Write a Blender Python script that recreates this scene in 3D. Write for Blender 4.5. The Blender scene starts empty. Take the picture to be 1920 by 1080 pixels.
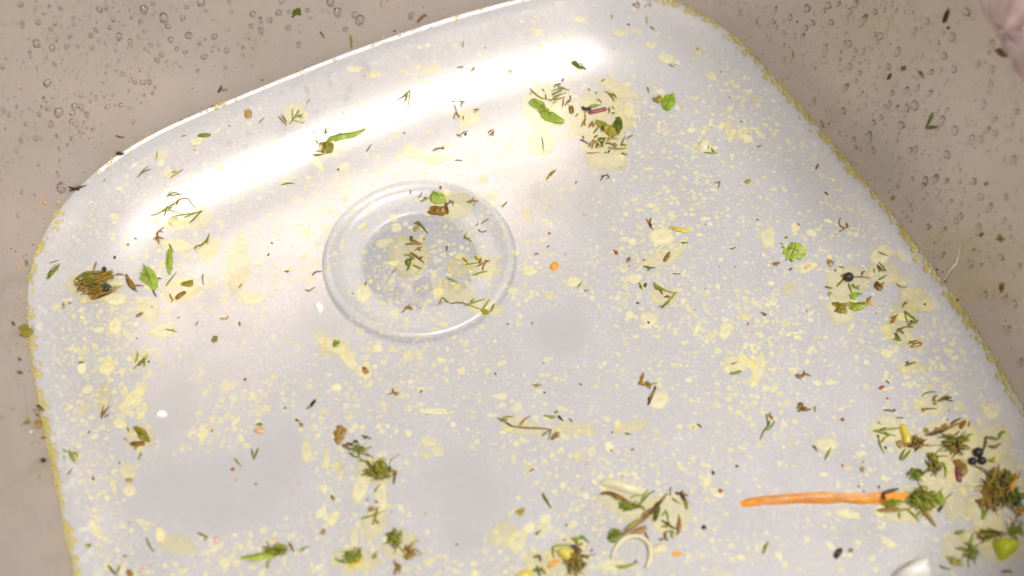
import bpy, bmesh, math, random
from mathutils import Vector, Matrix, noise
from mathutils.bvhtree import BVHTree
R = math.radians
sc = bpy.context.scene
COL = sc.collection
rnd = random.Random(7)

# ------------------------------------------------------------------ camera, world, lamps, exposure
EL, HF, DIST = R(57), R(45), .46
CAM = Vector((0, -DIST*math.cos(EL), DIST*math.sin(EL)))
FWD = (-CAM).normalized(); RIGHT = Vector((1, 0, 0)); UP = RIGHT.cross(FWD)
FPX = 960/math.tan(HF/2)
cd = bpy.data.cameras.new('camera'); cam = bpy.data.objects.new('camera', cd); COL.objects.link(cam)
cam.location = CAM; cam.rotation_euler = (R(90)-EL, 0, 0)
cd.sensor_width = 36; cd.lens = 18/math.tan(HF/2); cd.clip_start = .005; cd.clip_end = 50
cd.dof.use_dof = True; cd.dof.focus_distance = .475; cd.dof.aperture_fstop = 6
sc.camera = cam

w = bpy.data.worlds.new('World'); sc.world = w; w.use_nodes = True
w.node_tree.nodes['Background'].inputs[0].default_value = (1.0, .93, .87, 1)
w.node_tree.nodes['Background'].inputs[1].default_value = .22

def area(name, loc, target, sx, sy, power, col):
    l = bpy.data.lights.new(name, 'AREA'); l.shape = 'RECTANGLE'; l.size = sx; l.size_y = sy
    l.energy = power; l.color = col
    o = bpy.data.objects.new(name, l); COL.objects.link(o); o.location = loc
    o.rotation_euler = (Vector(target)-Vector(loc)).to_track_quat('-Z', 'Y').to_euler()
    return o
area('ceiling_lamp', (.40, -.33, 1.15), (-.03, .05, 0), .74, .34, 17, (1, .98, .965)).data.cycles.is_caustics_light = True

sc.view_settings.view_transform = 'Standard'; sc.view_settings.look = 'None'
sc.view_settings.exposure = .27; sc.view_settings.gamma = 1
sc.cycles.use_denoising = True
sc.cycles.max_bounces = 10; sc.cycles.transparent_max_bounces = 24
sc.cycles.transmission_bounces = 8; sc.cycles.glossy_bounces = 5

# ------------------------------------------------------------------ materials
def newmat(name):
    m = bpy.data.materials.new(name); m.use_nodes = True; nt = m.node_tree; nt.nodes.clear()
    out = nt.nodes.new('ShaderNodeOutputMaterial')
    return m, nt, out
def nd(nt, t, **kw):
    n = nt.nodes.new('ShaderNode'+t)
    for k, v in kw.items():
        if k in n.inputs: n.inputs[k].default_value = v
        else: setattr(n, k, v)
    return n
def lk(nt, a, b): nt.links.new(a, b)
def mathn(nt, op, a, b=None, c=None):
    n = nt.nodes.new('ShaderNodeMath'); n.operation = op
    for i, v in enumerate((a, b, c)):
        if v is None: continue
        if isinstance(v, (int, float)): n.inputs[i].default_value = v
        else: lk(nt, v, n.inputs[i])
    return n.outputs[0]
def rgb(c): return (c[0], c[1], c[2], 1)

def steel(name, col, rough, grain=1.0, metal=1.0):
    m, nt, out = newmat(name)
    b = nd(nt, 'BsdfPrincipled', Metallic=metal, Roughness=rough); b.inputs['Base Color'].default_value = rgb(col)
    tc = nd(nt, 'TexCoord')
    mp = nd(nt, 'Mapping'); mp.inputs['Scale'].default_value = (90, 90, 1600); mp.inputs['Rotation'].default_value = (0, 0, R(23))
    lk(nt, tc.outputs['Object'], mp.inputs[0])
    n1 = nd(nt, 'TexNoise', Scale=1.0, Detail=4.0, Roughness=.7); lk(nt, mp.outputs[0], n1.inputs['Vector'])
    n2 = nd(nt, 'TexNoise', Scale=14.0, Detail=5.0, Roughness=.6); lk(nt, tc.outputs['Object'], n2.inputs['Vector'])
    cr = nd(nt, 'Mix', data_type='RGBA'); lk(nt, n2.outputs['Fac'], cr.inputs[0])
    cr.inputs[6].default_value = rgb([c*.78 for c in col]); cr.inputs[7].default_value = rgb([min(1, c*1.2) for c in col])
    lk(nt, cr.outputs[2], b.inputs['Base Color'])
    lk(nt, mathn(nt, 'MULTIPLY_ADD', n1.outputs['Fac'], .16, rough-.08), b.inputs['Roughness'])
    bp = nd(nt, 'Bump', Strength=.12*grain, Distance=.0004); lk(nt, n1.outputs['Fac'], bp.inputs['Height'])
    n3 = nd(nt, 'TexNoise', Scale=900.0, Detail=2.0); lk(nt, tc.outputs['Object'], n3.inputs['Vector'])
    bp2 = nd(nt, 'Bump', Strength=.10*grain, Distance=.0003); lk(nt, n3.outputs['Fac'], bp2.inputs['Height']); lk(nt, bp.outputs[0], bp2.inputs['Normal'])
    lk(nt, bp2.outputs[0], b.inputs['Normal']); lk(nt, b.outputs[0], out.inputs[0])
    return m
M_STEEL = steel('brushed_steel', (.595, .52, .46), .31, 1.0, .74)
M_CHROME = steel('drain_steel', (.62, .585, .55), .46, .5, .82)
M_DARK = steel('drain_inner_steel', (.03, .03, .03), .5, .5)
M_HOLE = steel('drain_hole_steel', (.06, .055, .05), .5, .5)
M_PLATE = steel('strainer_steel', (.36, .31, .28), .45, .5)

def film(name, base, transp, fac, gloss_rough=.05, grain=None):
    """thin film: part clear, part scattering, with a fresnel sheen"""
    m, nt, out = newmat(name)
    t = nd(nt, 'BsdfTransparent'); t.inputs[0].default_value = rgb(transp)
    d = nd(nt, 'BsdfDiffuse'); d.inputs[0].default_value = rgb(base)
    mx = nd(nt, 'MixShader'); mx.inputs[0].default_value = fac
    lk(nt, t.outputs[0], mx.inputs[1]); lk(nt, d.outputs[0], mx.inputs[2])
    g = nd(nt, 'BsdfGlossy'); g.inputs['Roughness'].default_value = gloss_rough
    fr = nd(nt, 'Fresnel', IOR=1.34); m2 = nd(nt, 'MixShader')
    lk(nt, fr.outputs[0], m2.inputs[0]); lk(nt, mx.outputs[0], m2.inputs[1]); lk(nt, g.outputs[0], m2.inputs[2])
    lk(nt, m2.outputs[0], out.inputs[0])
    return m, nt, mx, d, g, fr
def px2w(x, y, z=0.):
    d = FWD*FPX+RIGHT*(x-960)-UP*(y-540); t = (z-CAM.z)/d.z
    return CAM+d*t

CLEAR = [(400, 925, 165, 78), (320, 760, 48, 70), (520, 860, 55, 90), (320, 920, 80, 60), (868, 925, 100, 78), (860, 1000, 45, 50),
         (602, 590, 52, 42), (1052, 622, 62, 44)]
def water_mat():
    m, nt, mx, d, g, fr = film('cloudy_water', (.80, .775, .775), (.93, .95, .985), .4, .03)
    tc = nd(nt, 'TexCoord'); co = tc.outputs['Object']
    wn = nd(nt, 'TexNoise', Scale=90.0, Detail=3.0); lk(nt, co, wn.inputs['Vector'])
    off = nd(nt, 'VectorMath', operation='MULTIPLY_ADD'); lk(nt, wn.outputs['Color'], off.inputs[0])
    off.inputs[1].default_value = (.012, .012, 0); lk(nt, co, off.inputs[2])
    cur = None
    for (x, y, rx, ry) in CLEAR:
        c = px2w(x, y); ax = (px2w(x+rx, y)-c).length; ay = (px2w(x, y+ry)-c).length
        mp = nd(nt, 'VectorMath', operation='SUBTRACT'); lk(nt, off.outputs[0], mp.inputs[0]); mp.inputs[1].default_value = (c.x+.006, c.y+.006, 0)
        ml = nd(nt, 'VectorMath', operation='MULTIPLY'); lk(nt, mp.outputs[0], ml.inputs[0]); ml.inputs[1].default_value = (1/ax, 1/ay, 0)
        ln = nd(nt, 'VectorMath', operation='LENGTH'); lk(nt, ml.outputs[0], ln.inputs[0])
        cur = ln.outputs['Value'] if cur is None else mathn(nt, 'MINIMUM', cur, ln.outputs['Value'])
    mr = nd(nt, 'MapRange'); lk(nt, cur, mr.inputs[0]); mr.inputs[1].default_value = .55; mr.inputs[2].default_value = 1.25
    clear = mr.outputs[0]                                   # 0 inside a clear patch, 1 where scum floats
    v = nd(nt, 'TexVoronoi', Scale=1900.0); lk(nt, co, v.inputs['Vector'])
    v2 = nd(nt, 'TexVoronoi', Scale=900.0); lk(nt, co, v2.inputs['Vector'])
    dots = mathn(nt, 'LESS_THAN', v.outputs['Distance'], .30)
    vc = nd(nt, 'SeparateColor'); lk(nt, v.outputs['Color'], vc.inputs[0])
    dots = mathn(nt, 'MULTIPLY', dots, mathn(nt, 'GREATER_THAN', vc.outputs[0], .45))
    vc2 = nd(nt, 'SeparateColor'); lk(nt, v2.outputs['Color'], vc2.inputs[0])
    dots2 = mathn(nt, 'MULTIPLY', mathn(nt, 'LESS_THAN', v2.outputs['Distance'], .33), mathn(nt, 'GREATER_THAN', vc2.outputs[1], .72))
    n = nd(nt, 'TexNoise', Scale=40.0, Detail=6.0, Roughness=.7); lk(nt, co, n.inputs['Vector'])
    nf = nd(nt, 'TexNoise', Scale=700.0, Detail=3.0); lk(nt, co, nf.inputs['Vector'])
    grain = mathn(nt, 'ADD', mathn(nt, 'MULTIPLY', dots, .10), mathn(nt, 'MULTIPLY', dots2, .14))
    grain = mathn(nt, 'MULTIPLY', grain, mathn(nt, 'MULTIPLY_ADD', n.outputs['Fac'], 1.6, -.2))
    grain = mathn(nt, 'ADD', grain, mathn(nt, 'MULTIPLY_ADD', nf.outputs['Fac'], .15, -.04))
    grain = mathn(nt, 'MULTIPLY', grain, clear)
    fac = mathn(nt, 'ADD', mathn(nt, 'MULTIPLY_ADD', n.outputs['Fac'], .12, .32), grain)
    lk(nt, fac, mx.inputs[0])
    cm = nd(nt, 'Mix', data_type='RGBA'); lk(nt, mathn(nt, 'MULTIPLY', grain, 1.6), cm.inputs[0])
    cm.inputs[6].default_value = (.87, .865, .885, 1); cm.inputs[7].default_value = (.95, .92, .82, 1)
    lk(nt, cm.outputs[2], d.inputs[0])
    bn = nd(nt, 'TexNoise', Scale=60.0, Detail=2.0); lk(nt, co, bn.inputs['Vector'])
    bp = nd(nt, 'Bump', Strength=.05, Distance=.002); lk(nt, bn.outputs['Fac'], bp.inputs['Height'])
    lk(nt, bp.outputs[0], g.inputs['Normal'])
    return m
M_WATER = water_mat()
def oil_mat(name, base, tr, fac):
    m, nt, mx, d, g, fr = film(name, base, tr, fac, .06)
    tc = nd(nt, 'TexCoord'); n = nd(nt, 'TexNoise', Scale=420.0, Detail=4.0); lk(nt, tc.outputs['Object'], n.inputs['Vector'])
    oi = nd(nt, 'ObjectInfo')
    a = mathn(nt, 'MULTIPLY_ADD', n.outputs['Fac'], .28, fac-.14)
    a = mathn(nt, 'ADD', a, mathn(nt, 'MULTIPLY_ADD', oi.outputs['Random'], .24, -.12))
    nb = nd(nt, 'TexNoise', Scale=110.0, Detail=3.0); lk(nt, tc.outputs['Object'], nb.inputs['Vector'])
    a = mathn(nt, 'ADD', a, mathn(nt, 'MULTIPLY_ADD', nb.outputs['Fac'], .5, -.25))
    at = nd(nt, 'Attribute', attribute_name='thin')
    a = mathn(nt, 'MULTIPLY', mathn(nt, 'MAXIMUM', a, .06), mathn(nt, 'SUBTRACT', 1., at.outputs['Fac']))
    lk(nt, a, mx.inputs[0])
    return m
M_OIL = oil_mat('yellow_oil', (.97, .91, .60), (1, .97, .80), .46)
M_OILT = oil_mat('thin_yellow_oil', (.95, .88, .56), (1, .97, .82), .28)
M_SCUM = oil_mat('yellow_scum', (.66, .56, .22), (1, .96, .74), .40)

def glass(name):
    m, nt, out = newmat(name)
    b = nd(nt, 'BsdfPrincipled', Roughness=.02, IOR=1.33); b.inputs['Transmission Weight'].default_value = 1
    b.inputs['Base Color'].default_value = (1, 1, 1, 1); lk(nt, b.outputs[0], out.inputs[0])
    return m
M_DROP = glass('clear_water_drop')

def organic(name, c1, c2, transl=.42, scale=500., rough=.32, bump=.3):
    m, nt, out = newmat(name)
    tc = nd(nt, 'TexCoord'); n = nd(nt, 'TexNoise', Scale=scale, Detail=7.0, Roughness=.74); lk(nt, tc.outputs['Object'], n.inputs['Vector'])
    oi = nd(nt, 'ObjectInfo')
    f = mathn(nt, 'ADD', mathn(nt, 'MULTIPLY_ADD', n.outputs['Fac'], 2.2, -.95), mathn(nt, 'MULTIPLY', oi.outputs['Random'], .7))
    cm = nd(nt, 'Mix', data_type='RGBA', clamp_factor=True); lk(nt, f, cm.inputs[0]); cm.inputs[6].default_value = rgb(c1); cm.inputs[7].default_value = rgb(c2)
    b = nd(nt, 'BsdfPrincipled', Roughness=rough); lk(nt, cm.outputs[2], b.inputs['Base Color'])
    t = nd(nt, 'BsdfTranslucent'); lk(nt, cm.outputs[2], t.inputs[0])
    bp = nd(nt, 'Bump', Strength=bump, Distance=.0004); lk(nt, n.outputs['Fac'], bp.inputs['Height']); lk(nt, bp.outputs[0], b.inputs['Normal'])
    mx = nd(nt, 'MixShader'); mx.inputs[0].default_value = transl
    lk(nt, b.outputs[0], mx.inputs[1]); lk(nt, t.outputs[0], mx.inputs[2]); lk(nt, mx.outputs[0], out.inputs[0])
    return m
MAT = {
 'g': organic('green_herb', (.17, .25, .012), (.48, .54, .05)),
 'l': organic('bright_green_leaf', (.22, .40, .02), (.58, .68, .12), .4, 260),
 'd': organic('dark_green_herb', (.09, .13, .01), (.32, .36, .03)),
 'o': organic('olive_herb', (.22, .18, .012), (.54, .45, .06), .35, 350),
 'b': organic('brown_herb', (.22, .095, .008), (.56, .33, .06)),
 'k': organic('dark_brown_herb', (.03, .016, .008), (.11, .055, .018), .1),
 't': organic('tan_herb', (.32, .17, .03), (.55, .36, .10), .35),
 'x': organic('black_seed', (.008, .008, .009), (.03, .026, .026), 0, 900, .36, .8),
 'r': organic('red_crumb', (.45, .06, .01), (.62, .16, .03), .3),
 'a': organic('orange_carrot', (.94, .38, .04), (.99, .58, .15), .35, 220, .3, .25),
 'p': organic('peach_crumb', (.86, .50, .22), (.94, .70, .45), .4),
 'y': organic('yellow_vegetable', (.80, .62, .04), (.92, .80, .20), .4, 200),
 'c': organic('cream_vegetable', (.84, .76, .48), (.92, .87, .66), .4, 150),
 'w': organic('white_vegetable', (.88, .86, .78), (.95, .94, .9), .3, 120),
 'v': organic('purple_stalk', (.20, .03, .06), (.42, .12, .14), .25, 400),
 'm': organic('lime_vegetable', (.50, .60, .01), (.72, .74, .05), .4, 160),
 's': organic('slate_grey_pulp', (.05, .06, .045), (.14, .15, .10), .2, 300),
 'n': organic('pink_wet_cloth', (.80, .52, .48), (.92, .76, .74), .2, 60, .12, .9),
 'h': organic('white_flake', (.95, .95, .93), (1, 1, 1), .3, 100),
}
CNAME = {'g': 'green', 'l': 'bright green', 'd': 'dark green', 'o': 'olive', 'b': 'brown', 'k': 'dark brown', 't': 'tan', 'x': 'black',
         'r': 'red', 'a': 'orange', 'p': 'peach', 'y': 'yellow', 'c': 'cream', 'w': 'white', 'v': 'purple', 'm': 'lime green', 's': 'grey', 'h': 'white'}

# ------------------------------------------------------------------ object helpers
def link(name, me, mat=None, parent=None, smooth=True):
    if mat: me.materials.append(mat)
    if smooth: me.polygons.foreach_set('use_smooth', [True]*len(me.polygons))
    o = bpy.data.objects.new(name, me); COL.objects.link(o)
    if parent: o.parent = parent
    return o
def mesh(name, vs, fs):
    me = bpy.data.meshes.new(name); me.from_pydata(vs, [], fs); me.update(); return me
def empty(name, loc):
    o = bpy.data.objects.new(name, None); COL.objects.link(o); o.location = loc; o.empty_display_size = .004; return o
def tag(o, label=None, cat=None, group=None, kind=None):
    if label: o['label'] = label
    if cat: o['category'] = cat
    if group: o['group'] = group
    if kind: o['kind'] = kind
    return o
def catmull(P, n, closed=False):
    out = []; L = len(P); segs = L if closed else L-1
    for i in range(segs):
        g = (lambda k: P[k % L]) if closed else (lambda k: P[max(0, min(L-1, k))])
        a, b, c, d = g(i-1), g(i), g(i+1), g(i+2)
        for j in range(n):
            t = j/n
            out.append(.5*((2*b)+(c-a)*t+(2*a-5*b+4*c-d)*t*t+(3*b-a-3*c+d)*t**3))
    if not closed: out.append(P[-1].copy())
    return out
def resample(P, n):
    L = [0]
    for i in range(len(P)): L.append(L[-1]+(P[(i+1) % len(P)]-P[i]).length)
    out = []; k = 0
    for i in range(n):
        s = L[-1]*i/n
        while L[k+1] < s: k += 1
        out.append(P[k].lerp(P[(k+1) % len(P)], (s-L[k])/max(1e-9, L[k+1]-L[k])))
    return out

# ------------------------------------------------------------------ the sink bowl
WL = [(-139.6, -111), (-148.3, -88.9), (-157, -67), (-166.3, -43), (-174, -19.5), (-178, -3), (-178.8, 12), (-176.1, 26.9), (-170.6, 40.9), (-161, 55.5),
      (-150.1, 66.5), (-136.5, 76.8), (-118.3, 87.7), (-101.9, 97.3), (-80.7, 109.6), (-59, 121), (-36.7, 131.9), (-13.9, 141.5), (11.7, 150.2), (30, 154), (50, 152.5),
      (67.6, 147), (79.2, 140.3), (89.4, 131.2), (97.7, 120.5), (105.5, 106.6), (114.4, 90.8), (124.3, 72.5), (133.3, 55.5), (141.3, 39.6), (149.1, 23.6),
      (156.3, 7.2), (162.8, -9), (168, -23), (172.9, -37), (179, -60), (184, -84), (183, -106), (174, -126), (158, -143), (136, -158),
      (100, -176), (40, -201), (-10, -218), (-42, -223), (-70, -217), (-92, -201), (-109, -177), (-125, -147)]
WL = [Vector((x/1000, y/1000, 0)) for x, y in WL]
NB = 240
OUT = resample(catmull(WL, 8, True), NB)
for it in range(3): OUT = [(OUT[i-1]+OUT[i]*2+OUT[(i+1) % NB])/4 for i in range(NB)]
NRM = []
for i in range(NB):
    t = (OUT[(i+1) % NB]-OUT[i-1]).normalized(); n = Vector((t.y, -t.x, 0))
    NRM.append(n)
if sum(NRM[i].dot(OUT[i]) for i in range(NB)) < 0: NRM = [-n for n in NRM]
DEPTH, RF, SL = .029, .046, .10
RIM = .128
def wall_off(z): return SL*z
def bowl_off(z):
    c = -DEPTH+RF
    return (SL*c-RF+math.sqrt(RF*RF-(c-z)**2) if z < c else SL*z)+SHIFT
SHIFT = RF-math.sqrt(RF*RF-(RF-DEPTH)**2)-SL*(RF-DEPTH)
prof = []                                                  # (offset outward, z)
a0 = math.atan(SL)
cz = -DEPTH+RF; c_off = wall_off(cz)-RF                    # fillet centre
for k in range(19):
    a = R(90)-(R(90))*k/18
    prof.append((c_off+RF*math.cos(a)*1.0, cz-RF*math.sin(a)))
z = cz
for k in range(1, 15): prof.append((wall_off(cz+(RIM-cz)*k/14), cz+(RIM-cz)*k/14))
rr = .012
for k in range(1, 8):
    a = R(180)-R(90)*k/7
    prof.append((wall_off(RIM)+rr+rr*math.cos(a), RIM+rr*math.sin(a)))
for d in (.004, .02, .05): prof.append((wall_off(RIM)+rr+d, RIM+rr))
prof += [(wall_off(RIM)+rr+.052, RIM+rr-.002), (wall_off(RIM)+rr+.052, RIM+rr-.012)]
DC = Vector((-.0375, .0327, -DEPTH)); DR = .0335
prof = [(o_+SHIFT, z_) for o_, z_ in prof]
vs, fs = [], []
def loop_at(off, z):
    L = [OUT[i]+NRM[i]*off+Vector((0, 0, z)) for i in range(NB)]
    for it in range(int(max(0, -off)*600)): L = [(L[i-1]+L[i]*2+L[(i+1) % NB])/4 for i in range(NB)]
    return L
loops = []
base = loop_at(prof[0][0], prof[0][1])
circ = []
for v in base:
    d = (v-DC); d.z = 0; circ.append(DC+d.normalized()*DR)
loops.append([c+Vector((0, 0, -.004)) for c in circ])
for k in (0, .02, .05, .12, .25, .4, .55, .7, .82, .92, .98): loops.append([circ[i].lerp(base[i], k) for i in range(NB)])
for off, z in prof: loops.append(loop_at(off, z))
vs = [v for l in loops for v in l]
for j in range(len(loops)-1):
    for i in range(NB):
        a, b = j*NB+i, j*NB+(i+1) % NB
        fs.append((a, b, b+NB, a+NB))
me = mesh('sink_bowl', vs, fs)
bowl = link('sink', me, M_STEEL); bowl.cycles.is_caustics_receiver = True
tag(bowl, 'brushed steel sink bowl with rounded corners, beaded with water above the dishwater', 'sink')
BVH = BVHTree.FromPolygons(vs, fs)

# water with a meniscus climbing the steel
wl_prof = [(.0003-.0005*k, .0030*math.exp(-k*.0005/.0023)-.00001*k) for k in range(20)]
wv, wf = [], []
for off, z in wl_prof: wv += loop_at(off+bowl_off(z), z)
for j in range(len(wl_prof)-1):
    for i in range(NB):
        a, b = j*NB+i, j*NB+(i+1) % NB
        wf.append((a, a+NB, b+NB, b))
b0 = (len(wl_prof)-1)*NB; rim0 = wv[b0:b0+NB]; wc = Vector((0, -.03, 0))
for f in (.75, .5, .25):
    k = len(wv)-NB; wv += [wc.lerp(v, f) for v in rim0]
    for i in range(NB): wf.append((k+i, k+NB+i, k+NB+(i+1) % NB, k+(i+1) % NB))
b0 = len(wv)-NB; cidx = len(wv); wv.append(wc)
for i in range(NB): wf.append((b0+i, cidx, b0+(i+1) % NB))
wme = mesh('water', wv, wf)
if wme.polygons[-1].normal.z < 0: wme.flip_normals()
wo = link('water', wme, M_WATER); tag(wo, kind='structure')

def lathe(name, prof, c, mat, parent, n=72, cap=False):
    vs, fs = [], []
    for r, z in prof:
        for i in range(n):
            a = 2*math.pi*i/n; vs.append(c+Vector((r*math.cos(a), r*math.sin(a), z)))
    for j in range(len(prof)-1):
        for i in range(n):
            a, b = j*n+i, j*n+(i+1) % n; fs.append((a, b, b+n, a+n))
    if cap:
        vs.append(c+Vector((0, 0, prof[-1][1]))); k = len(vs)-1; b0 = (len(prof)-1)*n
        for i in range(n): fs.append((b0+i, b0+(i+1) % n, k))
    vs = [v-parent.location for v in vs] if parent else vs
    return link(name, mesh(name, vs, fs), mat, parent)
drain = empty('drain', DC); tag(drain, 'round steel drain seen through the cloudy water', 'drain')
lathe('flange', [(.0384, .0016), (.0386, .0024), (.0381, .0033), (.0366, .0037), (.0352, .0032), (.0342, .0018), (.0335, .0010), (.0300, .0006), (.0262, .0002),
                 (.0240, -.0002), (.0234, -.0006), (.0231, -.0016), (.0230, -.0042)], DC, M_CHROME, drain)
lathe('flange_shade_ring', [(.0393, -.0005), (.0394, .0010), (.0390, .0019), (.0380, .0021)], DC, M_HOLE, drain)  # dark ring added to draw the shade along the flange's outer side
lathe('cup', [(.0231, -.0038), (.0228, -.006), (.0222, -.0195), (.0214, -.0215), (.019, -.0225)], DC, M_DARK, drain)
plate = lathe('strainer_plate', [(.0208, -.0221), (.012, -.0213), (.006, -.0207), (.0045, -.0205)], DC, M_PLATE, drain, cap=True)
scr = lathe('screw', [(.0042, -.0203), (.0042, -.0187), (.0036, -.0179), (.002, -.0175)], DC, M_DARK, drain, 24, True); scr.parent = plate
for k in range(6):
    a = R(60*k+12); c = DC+Vector((math.cos(a)*.0115, math.sin(a)*.0115, 0))
    lathe('strainer_hole', [(.0028, -.0208), (.003, -.0204), (.0026, -.0203), (.0023, -.0211)], c, M_HOLE, drain, 20, True).parent = plate

# ------------------------------------------------------------------ placing things on the surfaces they lie on
def hit(x, y):
    d = (FWD*FPX+RIGHT*(x-960)-UP*(y-540)).normalized()
    t = -CAM.z/d.z; pw = CAM+d*t
    loc, n, i, dist = BVH.ray_cast(CAM, d)
    if loc is not None and dist < t and loc.z > 0:
        if n.dot(d) > 0: n = -n
        return loc, n
    return pw, Vector((0, 0, 1))
PXM = .0002                                                # about 0.2 mm per photo pixel on the water
THINGS = []                                                # (object, desc, px centre, cat, group)
def reg(o, desc, x, y, cat): THINGS.append([o, desc, x, y, cat])
def parse(s): return [Vector((float(a), float(b), 0)) for a, b in (q.split(',') for q in s.split())]

def tube(pts, nrm, r0, sides=5, taper=(.55, 1, .8, .35)):
    vs, fs = [], []; N = len(pts)
    for i, p in enumerate(pts):
        t = (pts[min(i+1, N-1)]-pts[max(i-1, 0)])
        t = t.normalized() if t.length > 1e-9 else Vector((1, 0, 0))
        s = t.cross(nrm[i]); s = s.normalized() if s.length > 1e-6 else Vector((0, 1, 0)); u = s.cross(t)
        f = i/(N-1)*(len(taper)-1); k = min(int(f), len(taper)-2); r = .92*r0*(taper[k]+(taper[k+1]-taper[k])*(f-k))
        for j in range(sides):
            a = 2*math.pi*j/sides; vs.append(p+(s*math.cos(a)*1.1+u*math.sin(a)*.75)*r)
    for i in range(N-1):
        for j in range(sides):
            a, b = i*sides+j, i*sides+(j+1) % sides; fs.append((a, b, b+sides, a+sides))
    fs.append(tuple(range(sides))[::-1]); fs.append(tuple(range((N-1)*sides, N*sides)))
    return vs, fs
def needle_geo(P, wpx, lift):
    if len(P) == 2:
        d = P[1]-P[0]; mid = (P[0]+P[1])/2+Vector((-d.y, d.x, 0))*rnd.uniform(-.07, .07); P = [P[0], mid, P[1]]
    C = catmull(P, 3)
    pts, nr = [], []
    lz = [rnd.uniform(0, 1) for _ in C]
    for i, c in enumerate(C):
        p, n = hit(c.x, c.y); e = math.sin(math.pi*i/(len(C)-1))
        pts.append(p+n*(wpx*PXM*.25+lift+e*.0003*lz[len(C)//2])); nr.append(n)
    return tube(pts, nr, wpx*PXM*.5)
def length_word(L): return 'tiny' if L < 11 else 'short' if L < 22 else 'long' if L > 45 else 'slim'
def S(col, wpx, spec, desc=None, name=None, lift=0., cat='herb'):
    """a sprig or a single needle: polylines separated by ';', each optionally led by its own colour letter"""
    lines = []
    for q in spec.split(';'):
        q = q.strip(); c = col; ww = wpx
        if q[0].isalpha(): c = q[0]; q = q[1:].strip()
        lines.append((c, ww, parse(q)))
    allp = [p for l in lines for p in l[2]]
    cx = sum(p.x for p in allp)/len(allp); cy = sum(p.y for p in allp)/len(allp)
    L = max((a-b).length for a in allp for b in allp)
    if len(lines) == 1:
        vs, fs = needle_geo(lines[0][2], wpx, lift); o0 = hit(cx, cy)[0]
        nm = name or ('dill_needle' if col in 'gldo' else 'twig')
        o = link(nm, mesh(nm, [v-o0 for v in vs], fs), MAT[col]); o.location = o0
        curved = len(lines[0][2]) > 2
        reg(o, desc or '%s %s%s %s' % (length_word(L), 'curved ' if curved else '', CNAME[col], nm.replace('_', ' ')), cx, cy, cat)
    else:
        o0 = hit(cx, cy)[0]
        nm = name or ('dill_sprig' if sum(l[0] in 'gldo' for l in lines)*2 >= len(lines) else 'herb_twig')
        o = empty(nm, o0)
        for k, (c, ww, P) in enumerate(lines):
            vs, fs = needle_geo(P, ww*rnd.uniform(.85, 1.15), lift+.00022*(k % 4))
            pn = 'needle' if c in 'gldo' else 'stem'
            link(pn, mesh(pn, [v-o0 for v in vs], fs), MAT[c], o)
        cols = []
        for l in lines:
            cn = CNAME[l[0]]
            if not any(cn in q_ or q_ in cn for q_ in cols): cols.append(cn)
        form = {2: 'forked', 3: 'three pronged', 4: 'branching'}.get(len(lines), 'tangled')
        reg(o, desc or '%s %s %s %s' % (length_word(L), form, ' and '.join(cols[:2]), nm.replace('_', ' ')), cx, cy, cat)
    return o
def sheet_geo(P, height, crinkle, rings=4, lift=.0002, thick=.00025, n=None, dome=False, smooth=True, sub=3):
    C = catmull(P, sub, True) if smooth else P
    if not dome and smooth: C = [c+Vector((rnd.gauss(0, .75), rnd.gauss(0, .6), 0)) for c in C]
    N = len(C); cen = sum(C, Vector((0, 0, 0)))/N
    seed = Vector((cen.x*.37, cen.y*.21, 3.1))
    top, vs, fs = [], [], []
    for j in range(rings):
        f = 1-j/rings
        for c in C:
            q = cen+(c-cen)*f; p, nn = hit(q.x, q.y)
            e = math.sqrt(max(0, 1-f**2.4)) if dome else .4*(1-f)
            cr = noise.noise(Vector((q.x*.09, q.y*.09, 0))+seed)*crinkle+noise.noise(Vector((q.x*.24, q.y*.24, 5))+seed)*crinkle*.8
            vs.append(p+nn*(lift+height*e+cr*(1 if not dome else e)))
    p, nn = hit(cen.x, cen.y); vs.append(p+nn*(lift+height))
    K = len(vs)
    for j in range(rings-1):
        for i in range(N):
            a, b = j*N+i, j*N+(i+1) % N; fs.append((a, b, b+N, a+N))
    for i in range(N): fs.append(((rings-1)*N+i, (rings-1)*N+(i+1) % N, K-1))
    if thick:
        up = nn
        vs += [v-up*thick for v in vs]
        fs += [tuple(i+K for i in f[::-1]) for f in fs]
        E0 = len(vs); vs += [vs[i] for i in range(N)]+[vs[i+K] for i in range(N)]
        for i in range(N): fs.append((E0+i, E0+N+i, E0+N+(i+1) % N, E0+(i+1) % N))
    return vs, fs, cen
def leaf(col, spec, desc, name='leaf_fragment', veins=None, crinkle=.0006, height=.0006, lift=.0004, vcol='o', stem=None, cat='herb', dome=False, thick=.00025, smooth=True, parent=None, rings=4):
    vs, fs, cen = sheet_geo(parse(spec), height, crinkle, lift=lift, dome=dome, thick=thick, smooth=smooth, rings=rings)
    o0 = hit(cen.x, cen.y)[0]
    if parent is not None:
        return link(name, mesh(name, [v-parent.location for v in vs], fs), MAT[col], parent)
    if veins or stem:
        o = empty(name, o0); bl = link('blade', mesh('blade', [v-o0 for v in vs], fs), MAT[col], o)
        for q in (veins or '').split(';'):
            if q.strip():
                a, b = needle_geo(parse(q), 1.6, lift+height*.9+.0003); link('vein', mesh('vein', [v-o0 for v in a], b), MAT[vcol], bl)
        for q in (stem or '').split(';'):
            if q.strip():
                a, b = needle_geo(parse(q), 3.4, lift); link('stem', mesh('stem', [v-o0 for v in a], b), MAT[vcol], o)
    else:
        o = link(name, mesh(name, [v-o0 for v in vs], fs), MAT[col]); o.location = o0
    reg(o, desc, cen.x, cen.y, cat)
    return o
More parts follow.
